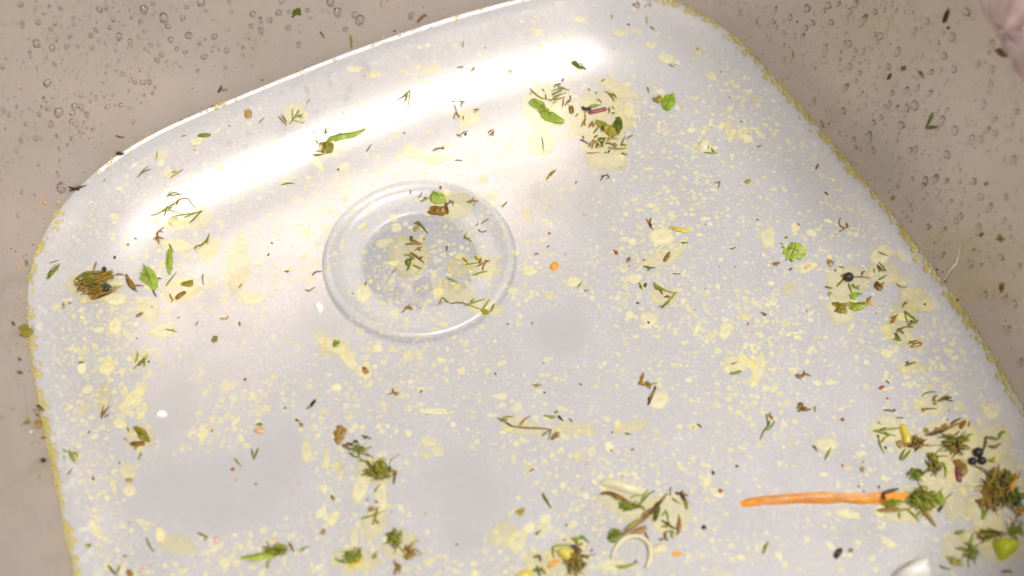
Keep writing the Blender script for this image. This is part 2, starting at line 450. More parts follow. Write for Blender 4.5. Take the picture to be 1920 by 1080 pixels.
def chunk(col, spec, desc, name, h, cat='food scrap', lift=-.0004, crinkle=.0003, parent=None):
    return leaf(col, spec, desc, name, crinkle=crinkle, height=h, lift=lift, dome=True, thick=0, cat=cat, rings=6, parent=parent)
def blob_spec(x, y, rx, ry, ang=0, n=9, jag=.22, r=rnd):
    out = []
    for i in range(n):
        a = 2*math.pi*i/n; k = 1+r.uniform(-jag, jag); u, v = rx*k*math.cos(a), ry*k*math.sin(a)
        out.append('%.1f,%.1f' % (x+u*math.cos(ang)-v*math.sin(ang), y+(u*math.sin(ang)+v*math.cos(ang))*.84))
    return ' '.join(out)
def clump(cx, cy, rx, ry, n, cols, L, seed, wpx=3., bias=None, name='dill_sprig', desc='tangled clump', lay=.00035):
    """a tangled sprig: curved needles crossing inside an ellipse, stacked in layers"""
    r = random.Random(seed); o0 = hit(cx, cy)[0]; o = empty(name, o0)
    wpx *= .72
    for k in range(int(n*1.7)):
        a = r.uniform(0, 6.283); q = math.sqrt(r.random())*.8; x, y = cx+rx*q*math.cos(a), cy+ry*q*math.sin(a)
        th = r.gauss(bias, .6) if bias is not None else r.uniform(0, 3.1416)
        l = L*r.uniform(.3, 1.1)/2; c = r.choice(cols); bend = r.uniform(-.35, .35)*l
        b2 = r.uniform(-.4, .4)*l; ct, st = math.cos(th), math.sin(th)
        P = [Vector((x+u*l*ct-v*st, y+(u*l*st+v*ct)*.85, 0)) for u, v in ((-1, 0), (-.3, bend), (.35, b2), (1, r.uniform(-.3, .3)*l))]
        vs, fs = needle_geo(P, wpx*r.uniform(.7, 1.4), lay*(k % 6)*r.uniform(.4, 1))
        pn = 'needle' if c in 'gldo' else 'stem'
        link(pn, mesh(pn, [v-o0 for v in vs], fs), MAT[c], o)
    for k in range(max(3, n//6)):
        a = r.uniform(0, 6.283); c = r.choice(cols); x, y = cx+rx*.7*math.cos(a), cy+ry*.7*math.sin(a); l = L*r.uniform(.5, 1.1); th = a+r.uniform(-1.5, 1.5)
        P = [Vector((x, y, 0)), Vector((x+l*.5*math.cos(th), y+l*.45*math.sin(th), 0)), Vector((x+l*math.cos(th+r.uniform(-.5, .5)), y+l*.85*math.sin(th+r.uniform(-.5, .5)), 0))]
        vs, fs = needle_geo(P, wpx*.8, 0); pn = 'needle' if c in 'gldo' else 'stem'
        link(pn, mesh(pn, [v-o0 for v in vs], fs), MAT[c], o)
    reg(o, desc, cx, cy, 'herb'); return o
def ball(col, x, y, rpx, name='peppercorn', up=.75, parent=None):
    p, n = hit(x, y); bm = bmesh.new(); bmesh.ops.create_icosphere(bm, subdivisions=3, radius=rpx*PXM)
    for v in bm.verts:
        d = v.co.normalized(); v.co *= 1+.07*noise.noise(d*3.3+Vector((x, y, 0)))+.05*noise.noise(d*8+Vector((y, x, 0)))
    me = bpy.data.meshes.new(name); bm.to_mesh(me); bm.free()
    o = link(name, me, MAT[col], parent); o.location = p+n*rpx*PXM*up-(parent.location if parent else Vector((0, 0, 0)))
    return o

# ------------------------------------------------------------------ herbs and scraps: upper left wall and waterline
S('b', 4, '217,254 225,257 233,257'); leaf('k', '218,286 224,284 233,288 234,292 226,291 219,290', 'dark brown seed husk stuck to the wall', 'seed_husk', thick=.0004, cat='seed')
S('k', 3.5, '409,174 412,168 416,160;b 412,167 419,169 426,166'); S('k', 4, '128,350 140,354 155,358;k 130,358 145,352 158,347;g 152,350 166,345')
S('k', 6, '455,184 463,189 472,190'); chunk('t', '458,206 471,205 472,220 459,221', 'square tan stalk slice', 'stalk_slice', .0012)
chunk('g', '372,251 393,250 393,256 373,257', 'flat rectangular green stalk slice', 'stalk_slice', .0007, lift=-.0001)
S('g', 3, '292,298 295,285'); S('g', 3, '258,333 267,322 279,310;g 265,325 284,318'); S('d', 3.5, '193,344 197,338 201,332')
S('o', 3.5, '320,333 331,326 344,317;o 322,325 332,322'); S('b', 3, '340,257 350,254')
leaf('d', '547,33 549,25 553,18 558,16 562,17 563,23 563,27 555,27', 'small green leaf tip stuck to the back wall', thick=.0003)
S('b', 4, '600,59 604,64 608,71'); S('g', 5, '657,66 659,78 659,91'); S('b', 5.5, '782,42 789,35 796,28 800,31'); S('b', 5, '735,79 742,72 749,67'); S('g', 4, '711,83 722,86')
S('g', 3.5, '867,89 868,83 870,77'); S('b', 3, '856,127 862,126 869,124;b 862,126 868,128'); S('b', 3, '883,134 887,130 891,126;o 886,128 890,133'); S('b', 3, '953,132 957,140;o 957,131 961,138')
S('g', 3.2, '543,232 552,221 560,207;l 549,223 548,212 549,203;l 552,222 562,218 571,215;g 556,219 563,220 570,222;l 549,226 560,228 570,232;g 559,213 562,207', 'light green fan of dill fronds on the pale water')
S('b', 3, '522,218 530,227 538,235;b 529,217 537,231'); S('o', 2.8, '485,232 490,226 496,220'); S('t', 2.2, '575,198 577,190 580,186 582,192')
S('g', 3.6, '769,170 767,190 761,214;g 769,170 756,182 742,192;b 764,176 762,186 758,194;o 757,184 763,182', 'green V of two joined dill needles over the bright band')
S('k', 3, '846,192 850,191 855,189'); S('g', 3.5, '860,190 867,191 873,192;g 868,191 866,196 864,201'); S('b', 2.8, '851,196 855,205 856,212;b 856,210 852,218 851,224;b 856,212 862,221;t 858,218 864,222'); S('b', 3, '869,218 868,226')
S('o', 3, '887,213 893,208 898,203;b 888,207 899,207'); S('g', 3, '858,256 866,251 872,247 878,246;b 855,253 866,258'); S('b', 3.5, '915,250 920,246 926,243;b 917,255 922,252 926,246;b 924,256 926,247')
S('b', 4, '812,283 822,279 833,280;o 829,276 833,281'); S('g', 3, '853,301 860,301 868,302'); S('o', 3, '687,285 692,277 697,271'); S('g', 3.4, '528,347 540,344 552,345'); S('d', 3.4, '609,252 610,246 612,240;g 610,252 616,247')
leaf('l', '612,264 618,257 630,253 645,250 662,249 685,241 676,252 660,259 642,262 630,266 618,266', 'long bright green leaf strip with a pointed tip', veins='618,262 640,256 664,254', height=.001, vcol='d')
leaf('o', '600,268 612,266 624,270 627,280 618,288 604,287 597,279', 'olive crumpled leaf below the bright leaf strip', crinkle=.0012); S('b', 3.4, '586,290 600,291 614,287;k 590,293 604,291;o 592,285 606,284;b 593,265 598,272')

# top middle
S('b', 4, '1155,2 1163,3 1172,1'); S('b', 4, '1184,4 1190,11 1198,18;b 1194,2 1199,15;o 1186,12 1194,8'); S('k', 4, '1208,15 1213,9 1218,3;k 1210,8 1216,12 1221,14;b 1217,3 1220,12')
S('g', 3.4, '1219,50 1223,53 1228,57'); S('g', 2.6, '1147,27 1147,36'); S('g', 2.4, '1213,30 1214,46')
leaf('d', '1071,118 1080,116 1086,122 1097,127 1097,130 1086,130 1079,125', 'small folded green leaf on the bright band', height=.001, crinkle=.001); S('g', 3, '1083,120 1090,121 1094,127')
leaf('l', '991,193 996,187 1004,186 1012,190 1020,192 1025,203 1034,212 1041,215 1050,221 1060,226 1055,233 1043,233 1030,229 1018,224 1013,214 1003,206', 'big crinkled bright green leaf piece', veins='998,192 1012,205 1026,217 1050,228;1014,205 1022,202;1028,219 1036,216', crinkle=.0011, height=.0015, vcol='d')
S('g', 3, '993,166 1003,176 1014,184 1030,187;d 1023,178 1024,188;g 1034,173 1050,168 1069,171;g 1036,181 1046,174 1058,165;d 1036,184 1046,179 1060,175;g 1028,190 1040,186 1052,178;g 1045,163 1056,168 1069,171;d 1034,178 1044,176 1054,172;b 1030,187 1046,186 1060,182;g 1036,196 1044,188', 'wide feathery dill sprig above the crinkled leaf')
S('k', 4, '1040,160 1046,159 1052,158;b 1055,154 1056,148;k 1039,165 1042,160'); S('b', 3, '1056,185 1056,194 1054,202;k 1065,194 1070,186 1068,180;k 1062,196 1066,190;b 1060,200 1063,193'); S('b', 2.5, '1017,166 1021,173'); S('b', 2.4, '993,177 999,171')
chunk('t', '1066,200 1073,198 1076,212 1068,213', 'square tan husk slice', 'stalk_slice', .0012); S('b', 3, '1068,212 1067,198;k 1075,212 1073,199')
o = chunk('v', '1102,209 1113,206 1126,203 1137,201 1139,207 1126,211 1112,214 1103,215', 'purple red stalk piece with a black end', 'stalk_piece', .0014)
S('x', 8, '1091,203 1096,207 1104,208 1108,207', 'black curled stub on the purple stalk', lift=.0006); S('g', 3.4, '1099,204 1108,199 1118,197 1128,198;d 1101,203 1112,202 1122,199')
S('k', 2.4, '1118,189 1125,187;k 1123,189 1128,194'); S('o', 3.4, '1134,172 1144,177 1153,181 1156,187;d 1141,176 1148,184 1152,191;o 1148,176 1156,184'); S('b', 3, '1127,154 1131,151 1135,150'); S('b', 3, '1103,166 1106,171'); S('d', 3, '1116,173 1119,176')
S('t', 5, '1142,202 1142,213'); S('g', 2.6, '1147,199 1153,206'); S('d', 4, '1147,213 1153,212'); S('b', 3, '1096,214 1098,222 1097,228;t 1095,214 1101,210'); S('g', 5, '1090,238 1094,230 1096,224;o 1094,228 1098,236')
S('k', 2.6, '1079,219 1084,213'); leaf('o', '1116,224 1128,229 1140,234 1150,236 1157,232 1163,236 1166,244 1160,254 1148,258 1136,252 1128,243 1119,236', 'olive green leaf scrap with one feathery end', crinkle=.001, height=.0012)
leaf('d', '1150,240 1154,228 1156,222 1162,221 1166,230 1167,244 1158,250', 'dark green frond tip on the olive scrap', crinkle=.001, lift=.0011)
S('x', 3.6, '1130,240 1131,252', lift=.0014); S('b', 5, '1104,239 1108,233 1111,227'); chunk('t', '1109,238 1113,228 1116,237', 'tan wedge crumb', 'crumb', .001); S('d', 4, '1113,250 1118,244 1121,239')
S('b', 3.6, '1104,277 1108,270 1113,263;b 1110,280 1114,268;k 1118,280 1120,270;g 1112,265 1120,272 1128,280;d 1120,262 1127,268 1131,277;k 1122,261 1130,262 1137,260;d 1128,276 1132,266 1136,260;o 1137,268 1148,262 1160,264;b 1135,270 1145,271 1156,278;t 1140,278 1158,281 1175,279;b 1150,271 1158,276;o 1140,262 1150,256', 'wide nest of brown and green dill needles', lift=.0003)
S('k', 3, '1087,262 1096,266 1106,272;b 1092,256 1095,262'); S('b', 2.5, '1100,287 1112,288 1125,286'); S('d', 4, '1164,272 1168,264 1172,256;g 1163,273 1175,274'); S('b', 3.4, '1175,261 1181,257 1187,254'); S('b', 3, '1133,287 1140,286;k 1141,288 1144,281'); S('o', 5, '1165,288 1176,291'); S('b', 4, '1114,259 1121,254')
leaf('o', '1222,187 1229,183 1236,180 1242,184 1240,191 1232,194', 'small olive lobe beside the two toned leaf'); leaf('l', '1240,188 1246,181 1251,178 1258,178 1263,176 1266,190 1259,204 1250,209 1243,202', 'two toned green leaf folded down the middle', veins='1247,206 1256,192 1260,178', vcol='o', crinkle=.001, height=.001); S('g', 3, '1214,163 1217,175')
S('o', 3, '1255,120 1261,125 1268,121'); S('g', 3, '1320,286 1334,288 1347,288;g 1334,280 1342,288;d 1327,272 1328,281'); chunk('c', '1311,268 1315,262 1320,260 1330,262 1330,278 1319,283 1310,277', 'cream chip with an orange edge', 'vegetable_chip', .0016)
S('b', 3, '1420,276 1428,273'); S('g', 3, '1016,258 1018,271 1019,284'); S('b', 3.4, '1024,338 1030,329 1036,320;b 1033,330 1043,318;t 1031,326 1034,332'); S('d', 3.6, '1126,339 1131,332 1138,329 1142,334 1135,336;o 1127,331 1134,330'); S('g', 3, '1340,343 1350,340;g 1350,340 1347,354'); leaf('o', '1395,342 1401,337 1407,338 1403,344', 'small olive leaf chip')

# right wall
S('b', 3, '1486,96 1488,108'); S('k', 7, '1770,42 1774,30 1778,18'); S('k', 4.5, '1777,50 1779,55'); leaf('b', '1868,95 1874,91 1886,99 1894,105 1882,108', 'blurred brown husk high on the right wall', 'seed_husk', thick=.001)
S('d', 5, '1665,149 1668,143 1670,137'); S('g', 5, '1723,133 1727,139 1731,146'); leaf('b', '1691,126 1695,124 1697,130 1693,132', 'small brown husk speck on the wall', 'seed_husk', thick=.0006); S('g', 5, '1749,211 1743,225 1737,238;g 1737,238 1748,239 1758,239', 'green L of two dill needles stuck to the right wall')
S('t', 4, '1539,225 1542,233 1543,240'); S('b', 2.4, '1540,226 1545,238'); S('d', 3, '1597,344 1602,338 1600,333 1592,334'); S('o', 5, '1848,342 1850,348'); S('b', 4, '1530,318 1535,307'); S('k', 3, '1546,360 1553,366')
leaf('b', '1672,371 1675,366 1677,371 1675,377', 'orange brown seed stuck above the right waterline', 'seed_husk', thick=.0008, cat='seed'); S('d', 5, '1838,443 1843,436'); S('g', 5, '1873,440 1876,448;d 1870,447 1883,450'); S('o', 5, '1824,466 1828,470'); leaf('b', '1874,536 1880,532 1881,546 1876,548', 'brown shred on the right wall', 'seed_husk', thick=.0008)

# left side
S('b', 5, '77,456 88,452 100,451'); S('g', 4, '49,487 51,499'); S('g', 3, '88,495 99,492 111,488'); leaf('g', '86,526 90,517 99,506 111,496 112,499 105,509 96,519', 'slender green leaf beside the left waterline', veins='90,520 110,498', vcol='d')
S('g', 4.5, '119,568 120,579'); S('o', 3, '128,568 134,569')
sh = empty('herb_bundle', hit(188, 537)[0])
chunk('o', '140,530 152,523 165,516 180,510 198,506 210,510 216,520 208,530 196,540 176,546 160,540 148,540', '', 'husk', .0011, parent=sh, crinkle=.0012); chunk('t', '163,545 176,540 192,538 200,545 194,556 178,563 166,562', '', 'pulp', .0012, parent=sh, crinkle=.001)
chunk('s', '186,538 196,532 208,534 210,543 200,551 190,551', '', 'pulp', .0022, parent=sh, crinkle=.001)
for c, q in (('b', '183,496 181,505 178,514'), ('b', '141,531 152,541 166,545'), ('b', '158,528 162,540'), ('o', '146,528 165,519 184,514'), ('g', '160,517 178,514 196,513'), ('b', '168,540 188,528 206,518'), ('t', '196,553 212,546 231,541'), ('b', '188,560 205,553 222,548'), ('k', '186,561 202,556 214,551'), ('b', '176,536 192,530 210,524'), ('o', '204,514 214,512')):
    a, b = needle_geo(parse(q), 4, .0016); link('fibre', mesh('fibre', [v-sh.location for v in a], b), MAT[c], sh)
for k in range(46):
    x, y = rnd.uniform(150, 212), rnd.uniform(516, 556); th = rnd.gauss(-.35, .3); l = rnd.uniform(7, 22); bd = rnd.uniform(-4, 4)
    P = [Vector((x-l*math.cos(th), y-l*math.sin(th), 0)), Vector((x, y+bd, 0)), Vector((x+l*math.cos(th), y+l*math.sin(th)+rnd.uniform(-4, 4), 0))]
    c = 'oogdb'[k % 5] if y < 536 else 'btbko'[k % 5]
    a, b = needle_geo(P, rnd.uniform(2, 3.4), .0008+.0009*rnd.random()); link('fibre', mesh('fibre', [v-sh.location for v in a], b), MAT[c], sh)
ball('x', 197, 508, 4.5, 'knob', 1.5, sh); ball('x', 203, 549, 5, 'knob', 2.6, sh)
reg(sh, 'large soggy brown and olive seed head with dark knobs', 185, 535, 'herb bundle')
S('b', 4, '217,516 225,515 232,516'); leaf('b', '234,516 240,517 250,530 256,542 250,543 240,532', 'split brown husk beside the kite shaped leaf', 'seed_husk', height=.0014, veins='238,520 250,538', vcol='t'); S('k', 3, '236,520 241,534 250,543 259,547'); S('b', 3, '250,539 258,536 270,537')
leaf('l', '270,497 280,503 288,508 293,518 297,524 295,540 288,547 278,536 261,524 266,510', 'kite shaped pale green leaf with a grey stem', veins='270,500 280,520 288,542;264,517 282,522', stem='287,545 291,553 294,558', vcol='s', height=.0016, smooth=False, crinkle=.0008)
S('k', 3, '291,524 297,522 303,523'); leaf('l', '314,470 319,466 323,470 325,490 322,507 317,515 312,500 312,485', 'slim upright green leaf with small black specks', veins='318,470 318,508', vcol='o'); S('g', 4, '317,458 321,465 325,473'); S('g', 3.6, '311,537 320,525 331,511'); S('g', 3.6, '381,514 380,523 382,534')
leaf('o', '338,534 347,529 361,527 361,537 348,538', 'olive and tan leaf corner', height=.001, veins='342,534 358,531', vcol='t'); chunk('b', '327,557 344,545 350,549 333,562', 'orange brown flat stalk splinter', 'stalk_slice', .0012); S('b', 3, '318,551 321,558 325,563;o 321,568 326,562')
S('g', 3, '283,404 296,401 312,392 326,387;g 304,396 318,388 330,384;d 308,408 312,397 315,386;g 300,401 318,397 342,404;g 320,407 350,402 380,397;g 345,409 364,402 380,396;d 356,420 369,408 380,396;o 316,395 324,390;b 283,404 296,401', 'large spread dill sprig with a water bubble on it'); S('b', 3.4, '318,386 330,380 338,374 352,373 358,380 366,391;b 331,386 337,376'); S('g', 3, '312,370 317,364 322,358;g 320,368 333,366 346,364;g 325,362 340,367;d 317,370 328,362')
S('b', 3.6, '292,440 300,433 308,426;b 293,452 295,444 297,436;b 288,450 298,447 308,450;b 298,448 299,460;t 300,434 306,436'); S('o', 4, '380,460 384,454 387,450;b 374,463 382,458;g 388,458 390,450 393,440;t 366,469 370,464 378,462', 'tan and green dill scrap in an amber oil ring'); S('b', 3, '252,446 257,449')
S('o', 3, '255,594 259,591 262,588;o 258,596 262,590 266,585;o 262,594 266,590 270,588'); S('o', 2.6, '311,618 320,620 332,623;o 325,617 327,623'); leaf('o', '397,637 401,631 408,633 407,640 400,643', 'small crumpled olive leaf bit', crinkle=.001); S('g', 3.5, '413,598 422,598'); S('g', 4, '449,604 451,612'); S('b', 3, '367,611 370,606 373,602'); S('b', 2.6, '332,596 338,595'); S('g', 3, '448,540 454,532')
S('g', 3.4, '250,692 262,681 270,672 278,665;o 258,686 268,678 276,672;g 262,680 270,679;g 271,672 272,690;b 261,686 272,677;g 254,680 258,671 258,660;k 279,678 281,682'); S('g', 4, '148,680 158,679')
leaf('o', '35,615 45,609 58,612 62,622 52,632 41,630', 'brown and orange husk caught on the left waterline', 'seed_husk', crinkle=.0012, height=.002, veins='38,615 44,640;48,612 52,628', vcol='b'); S('k', 4, '22,603 27,612'); S('k', 4, '33,697 42,700'); S('b', 4, '34,672 40,676')

# round the drain
leaf('l', '806,366 812,360 822,362 832,365 838,376 828,383 814,382 807,376', 'green leaf piece floating above the drain edge', crinkle=.0013, height=.0016, vcol='d', veins='810,364 824,374'); leaf('b', '800,400 805,391 812,385 828,386 838,392 842,400 830,405 814,404', 'golden brown leaf piece floating above the drain edge', crinkle=.001, height=.001)
S('b', 3.4, '835,376 838,386 842,398;b 842,376 848,380 850,386;k 838,385 846,379;b 834,384 840,400;o 849,380 852,377'); S('g', 4, '789,378 796,376 803,371;d 795,372 801,374'); S('o', 3, '784,370 788,368 792,360'); S('g', 3, '769,364 771,357')
S('b', 3.4, '875,379 886,378 898,377;b 881,382 885,377 890,371;g 888,386 893,381'); S('g', 3.5, '941,389 946,384 951,378'); S('b', 3, '902,420 910,415 917,410;t 893,423 898,420'); S('b', 3, '897,430 900,434 905,436;b 905,436 914,432')
chunk('t', '773,432 778,424 787,423 784,432 778,436', 'golden tan husk flake', 'husk_flake', .001); S('d', 4, '777,418 785,421 790,424;g 788,420 795,429 802,438;d 782,417 790,421'); S('b', 3.4, '769,443 770,450 776,456;b 773,449 782,455 792,458;k 773,444 773,449;b 761,460 776,459 792,460'); S('b', 3.2, '778,469 786,466 793,463;b 783,464 790,472')
S('d', 4, '763,508 768,496 772,480;g 764,500 770,490 776,484;g 767,505 772,494;d 760,492 769,488 778,486;g 757,478 767,479 778,482;d 762,498 764,486;g 775,498 783,502 791,506;o 768,478 774,486', 'dense dark green dill tuft over the drain'); S('b', 5, '770,474 783,483 796,494;k 786,488 792,482')
S('g', 2.6, '870,448 872,442 876,435;o 870,446 878,449 885,454'); S('g', 3.4, '873,497 888,494 905,492;b 894,500 906,495 920,489;y 892,481 897,487 904,491;b 902,486 900,496;b 905,508 906,500 911,494;o 908,490 918,490', 'yellow centred dill sprig over the right drain edge'); S('o', 3, '867,484 872,488 878,495'); S('g', 3.6, '887,517 900,512 914,509'); S('g', 3.4, '838,521 848,526 858,530'); S('b', 3, '734,513 739,508 744,504'); S('b', 4, '838,461 838,472')
S('b', 3.4, '585,517 592,511 604,509'); S('b', 3.2, '572,544 580,546 586,542 591,538'); leaf('g', '533,509 538,507 543,509 538,511', 'small green leaf speck'); leaf('k', '501,480 504,476 506,477 503,481', 'dark brown husk speck'); S('b', 3.4, '685,536 687,528'); S('b', 3.4, '753,587 761,579 769,570;b 765,578 775,582;o 760,577 774,578')
S('b', 3, '844,570 856,568 868,569 880,573;g 824,570 827,564 830,559;g 831,559 838,566 845,571;g 872,575 890,569 910,562;o 878,572 893,577 906,582;g 902,584 910,574 918,562;g 921,585 924,578 927,571;d 884,568 888,562', 'long stringy dill stem lying across the drain rim'); leaf('o', '902,583 910,580 919,586 914,591 906,589', 'yellow green leaf clot on the stringy stem', lift=.0008, crinkle=.001)
leaf('g', '624,643 629,639 636,640 636,648 627,651', 'small square green leaf bit', crinkle=.001); leaf('b', '680,688 686,690 691,698 685,704 681,697', 'small brown torn leaf bit', crinkle=.001)
chunk('h', '589,570 597,563 601,568 607,570 606,580 600,588 592,580', 'white flake at lower left of the drain', 'white_flake', .0014, cat='flake'); chunk('h', '292,780 296,770 308,769 314,777 307,782', 'white flake in the clear patch at left', 'white_flake', .0014, cat='flake')

# centre right
S('b', 4.2, '1212,411 1217,419 1221,426 1225,431;b 1218,420 1221,410;k 1219,421 1221,428'); leaf('y', '1255,424 1268,427 1282,430 1294,433 1292,437 1276,435 1260,430', 'pale translucent yellow strip', 'vegetable_strip', cat='food scrap'); S('g', 4, '1277,455 1290,456'); S('b', 3.6, '1244,491 1248,482 1255,472;b 1247,492 1253,483 1256,474;o 1250,480 1256,483'); S('d', 4.6, '1206,499 1217,502 1229,502;o 1214,507 1221,504')
leaf('b', '1175,491 1177,485 1181,483 1180,490', 'small brown husk chip'); leaf('r', '1151,470 1155,471 1159,476 1155,477', 'dark red seed chip', 'seed_chip', thick=.0005, cat='seed'); S('b', 3, '1025,465 1030,460'); S('d', 4, '1002,478 1006,476 1011,477'); chunk('a', '1030,499 1040,490 1049,497 1042,508 1033,506', 'orange diamond shaped carrot chip', 'carrot_chip', .0016); S('g', 3.4, '1083,539 1087,534 1091,530'); S('o', 3, '1095,544 1099,546 1105,543')
S('g', 4, '1225,530 1235,538 1248,545 1268,551;g 1228,541 1245,545;d 1236,541 1240,548 1243,553;g 1268,551 1255,565 1247,570;g 1255,566 1247,572 1234,576;d 1247,571 1240,580;b 1246,558 1256,559;g 1226,534 1236,545', 'green arrowhead of dill needles on an oil patch'); S('g', 3.4, '1198,530 1202,537 1205,545;d 1200,536 1203,542'); S('b', 3.4, '1207,535 1211,539;b 1212,532 1211,540;b 1207,534 1213,533'); S('k', 3.6, '1193,568 1199,569'); S('b', 3, '1369,467 1375,466 1380,464'); S('g', 2, '1261,513 1277,514'); leaf('o', '1426,586 1432,586 1437,591 1433,593', 'olive brown seed husk', 'seed_husk', cat='seed')
S('g', 3.4, '1371,683 1382,681'); leaf('g', '1367,702 1376,698 1388,696 1390,699 1378,703', 'slim green leaf with pointed ends', vcol='d'); leaf('b', '1197,720 1199,710 1203,702 1208,700 1206,712 1202,720', 'amber brown husk splinter', 'seed_husk', thick=.0006); S('b', 3.4, '998,722 1005,722 1010,719;o 1003,726 1016,722'); 
S('b', 4.4, '1197,719 1208,722 1218,722 1234,717;k 1215,760 1220,748 1225,736 1229,724;b 1217,752 1224,738 1231,728;b 1210,718 1222,726;k 1216,745 1219,757;o 1212,722 1220,730', 'long tattered brown herb twig'); S('b', 2.6, '1086,720 1092,722')

# right side of the water
S('b', 3, '1576,409 1573,418 1577,425 1585,428 1593,425;b 1574,435 1582,430 1590,424;t 1586,420 1590,428'); leaf('l', '1463,455 1467,463 1473,461 1478,463 1481,458 1486,454 1493,458 1500,457 1505,464 1512,468 1514,476 1506,482 1502,487 1492,486 1484,493 1480,486 1474,489 1473,480 1467,474 1471,468', 'ragged green leaf with a brown lower edge', veins='1474,466 1490,472 1506,475;1488,472 1484,486;1488,472 1492,460', vcol='o', crinkle=.0013, height=.001)
leaf('b', '1448,495 1455,491 1462,493 1457,499', 'small golden brown leaf tip'); leaf('t', '1471,446 1475,442 1477,448', 'tiny tan leaf chip'); leaf('p', '1509,506 1514,499 1520,496 1517,503', 'pale orange strip on an oil patch', 'vegetable_strip', cat='food scrap'); S('k', 3.6, '1480,507 1485,503'); leaf('t', '1552,489 1558,487 1564,494 1558,500 1553,497', 'tan olive husk chip', 'seed_husk', crinkle=.001); S('g', 4, '1573,500 1583,502'); S('o', 3.4, '1566,505 1567,510'); S('g', 3.4, '1647,473 1656,477 1665,480')
S('g', 3.4, '1647,492 1655,500 1662,509;b 1645,497 1648,505 1650,511;b 1645,498 1653,507 1660,509'); S('g', 3, '1639,504 1640,512'); bb = ball('x', 1590, 523, 9, 'berry'); reg(bb, 'small wrinkled black berry with herb bits round it', 1590, 523, 'berry')
S('b', 3, '1599,520 1615,520 1632,522;b 1616,518 1617,510;b 1618,512 1621,510'); S('d', 4, '1577,528 1583,521 1588,514;o 1569,538 1576,530 1584,524;b 1572,534 1578,529;d 1578,520 1584,516'); S('g', 4, '1591,532 1594,542 1597,550;g 1596,535 1606,541 1612,544;g 1600,541 1612,538'); S('g', 4, '1547,538 1554,540 1561,541'); leaf('o', '1552,551 1556,548 1559,551 1556,555', 'tiny olive leaf curl')
leaf('b', '1638,532 1644,529 1650,533 1656,541 1648,547 1642,541', 'curled dark brown leaf scrap', crinkle=.0014, height=.0014, veins='1641,533 1650,545', vcol='k'); S('g', 3.4, '1647,525 1654,522 1662,516;g 1650,536 1658,530'); S('g', 3.4, '1681,532 1688,538 1700,539'); leaf('l', '1594,552 1604,549 1616,552 1608,557 1602,563 1595,560', 'small yellow green leaf fragment', crinkle=.001)
leaf('o', '1559,570 1567,567 1577,570 1592,569 1593,580 1584,586 1590,590 1576,588 1564,584 1568,577', 'frayed olive brown leaf end', crinkle=.0014, height=.0014, veins='1562,572 1590,578;1566,582 1586,585', vcol='b'); leaf('g', '1591,566 1600,569 1611,567 1626,567 1627,573 1618,579 1604,583 1594,579', 'dark green curved leaf beside the frayed olive end', crinkle=.001, height=.0014, veins='1595,573 1622,573', vcol='d'); S('o', 4, '1624,569 1629,562 1633,556;o 1626,560 1632,565'); leaf('p', '1628,566 1634,566 1639,573 1632,573', 'small orange leaf tip', crinkle=.0008)
S('b', 3.6, '1691,577 1696,570 1701,565;b 1694,568 1701,570'); S('b', 3.6, '1668,606 1676,598 1684,589;b 1670,597 1678,593;b 1672,607 1678,600'); S('g', 4, '1696,584 1699,597 1703,611;g 1696,584 1708,594 1720,604;g 1703,610 1712,606 1722,602;d 1706,603 1718,608;g 1708,594 1714,596', 'green triangle of dill needles near the right waterline'); S('b', 3.4, '1681,620 1691,616 1700,613;b 1683,617 1689,622 1695,627;t 1680,622 1690,622;b 1700,614 1712,616'); S('d', 4, '1677,625 1683,632 1688,640;g 1676,638 1684,631;d 1681,626 1682,641'); S('g', 4, '1703,645 1712,641 1722,638;g 1705,641 1714,645'); S('b', 3.6, '1707,651 1716,645 1725,643 1726,648 1716,651 1707,651')
S('b', 4, '1697,686 1705,683 1711,681;b 1699,679 1703,684;b 1706,684 1717,680'); leaf('b', '1492,705 1500,702 1508,706 1500,711', 'brown seed husk with a thin twig', 'seed_husk', height=.0012, stem='1504,704 1512,703 1521,707;1507,703 1508,696', vcol='b', cat='seed'); S('b', 3, '1661,714 1668,720')

# lower left
S('b', 3.4, '190,786 192,773 195,760;b 193,780 199,770 206,762;t 196,782 206,777'); leaf('o', '250,803 256,800 264,803 272,808 280,818 284,830 276,829 266,826 257,815', 'olive green leaf half with a straight edge', veins='252,803 266,815 280,828', vcol='d', height=.001); chunk('b', '243,829 258,827 272,828 272,836 258,837 244,836', 'orange brown flat husk strip', 'husk_strip', .0012); S('b', 3, '234,822 240,827'); S('b', 3, '239,802 242,810'); S('g', 4, '260,862 263,855 265,848'); leaf('o', '251,841 255,837 258,839 254,844', 'tiny dark olive leaf crumb')
S('g', 3.6, '117,842 120,856 123,872 126,884;g 117,842 125,848 131,846;g 130,846 137,853 143,866;g 131,848 134,858 142,869;d 137,849 144,851 145,858', 'light green looped dill frond by the left waterline'); S('b', 3.8, '124,896 129,888 136,879;t 126,893 133,886'); S('t', 4, '114,896 119,901 123,906'); chunk('t', '235,897 247,896 249,903 236,904', 'small tan stalk slab', 'stalk_slice', .0008); S('o', 4, '174,894 176,902')
S('g', 3.8, '472,842 474,852 476,862;g 476,862 481,851 485,840', 'green V of two needles above the clear patch'); S('g', 3.4, '440,860 446,867 453,875'); S('g', 3.4, '275,1008 279,1020 286,1031 290,1035'); S('d', 3.8, '371,999 381,1004 390,1008;o 384,1013 389,1006'); S('d', 4, '203,1060 211,1070 220,1080;g 226,1060 222,1070 217,1080'); chunk('b', '236,1070 244,1068 251,1078 242,1082', 'brown husk block at the lower left edge', 'husk_strip', .0016); leaf('g', '158,1024 166,1020 173,1022 168,1028', 'faint green leaf shred by the left waterline')
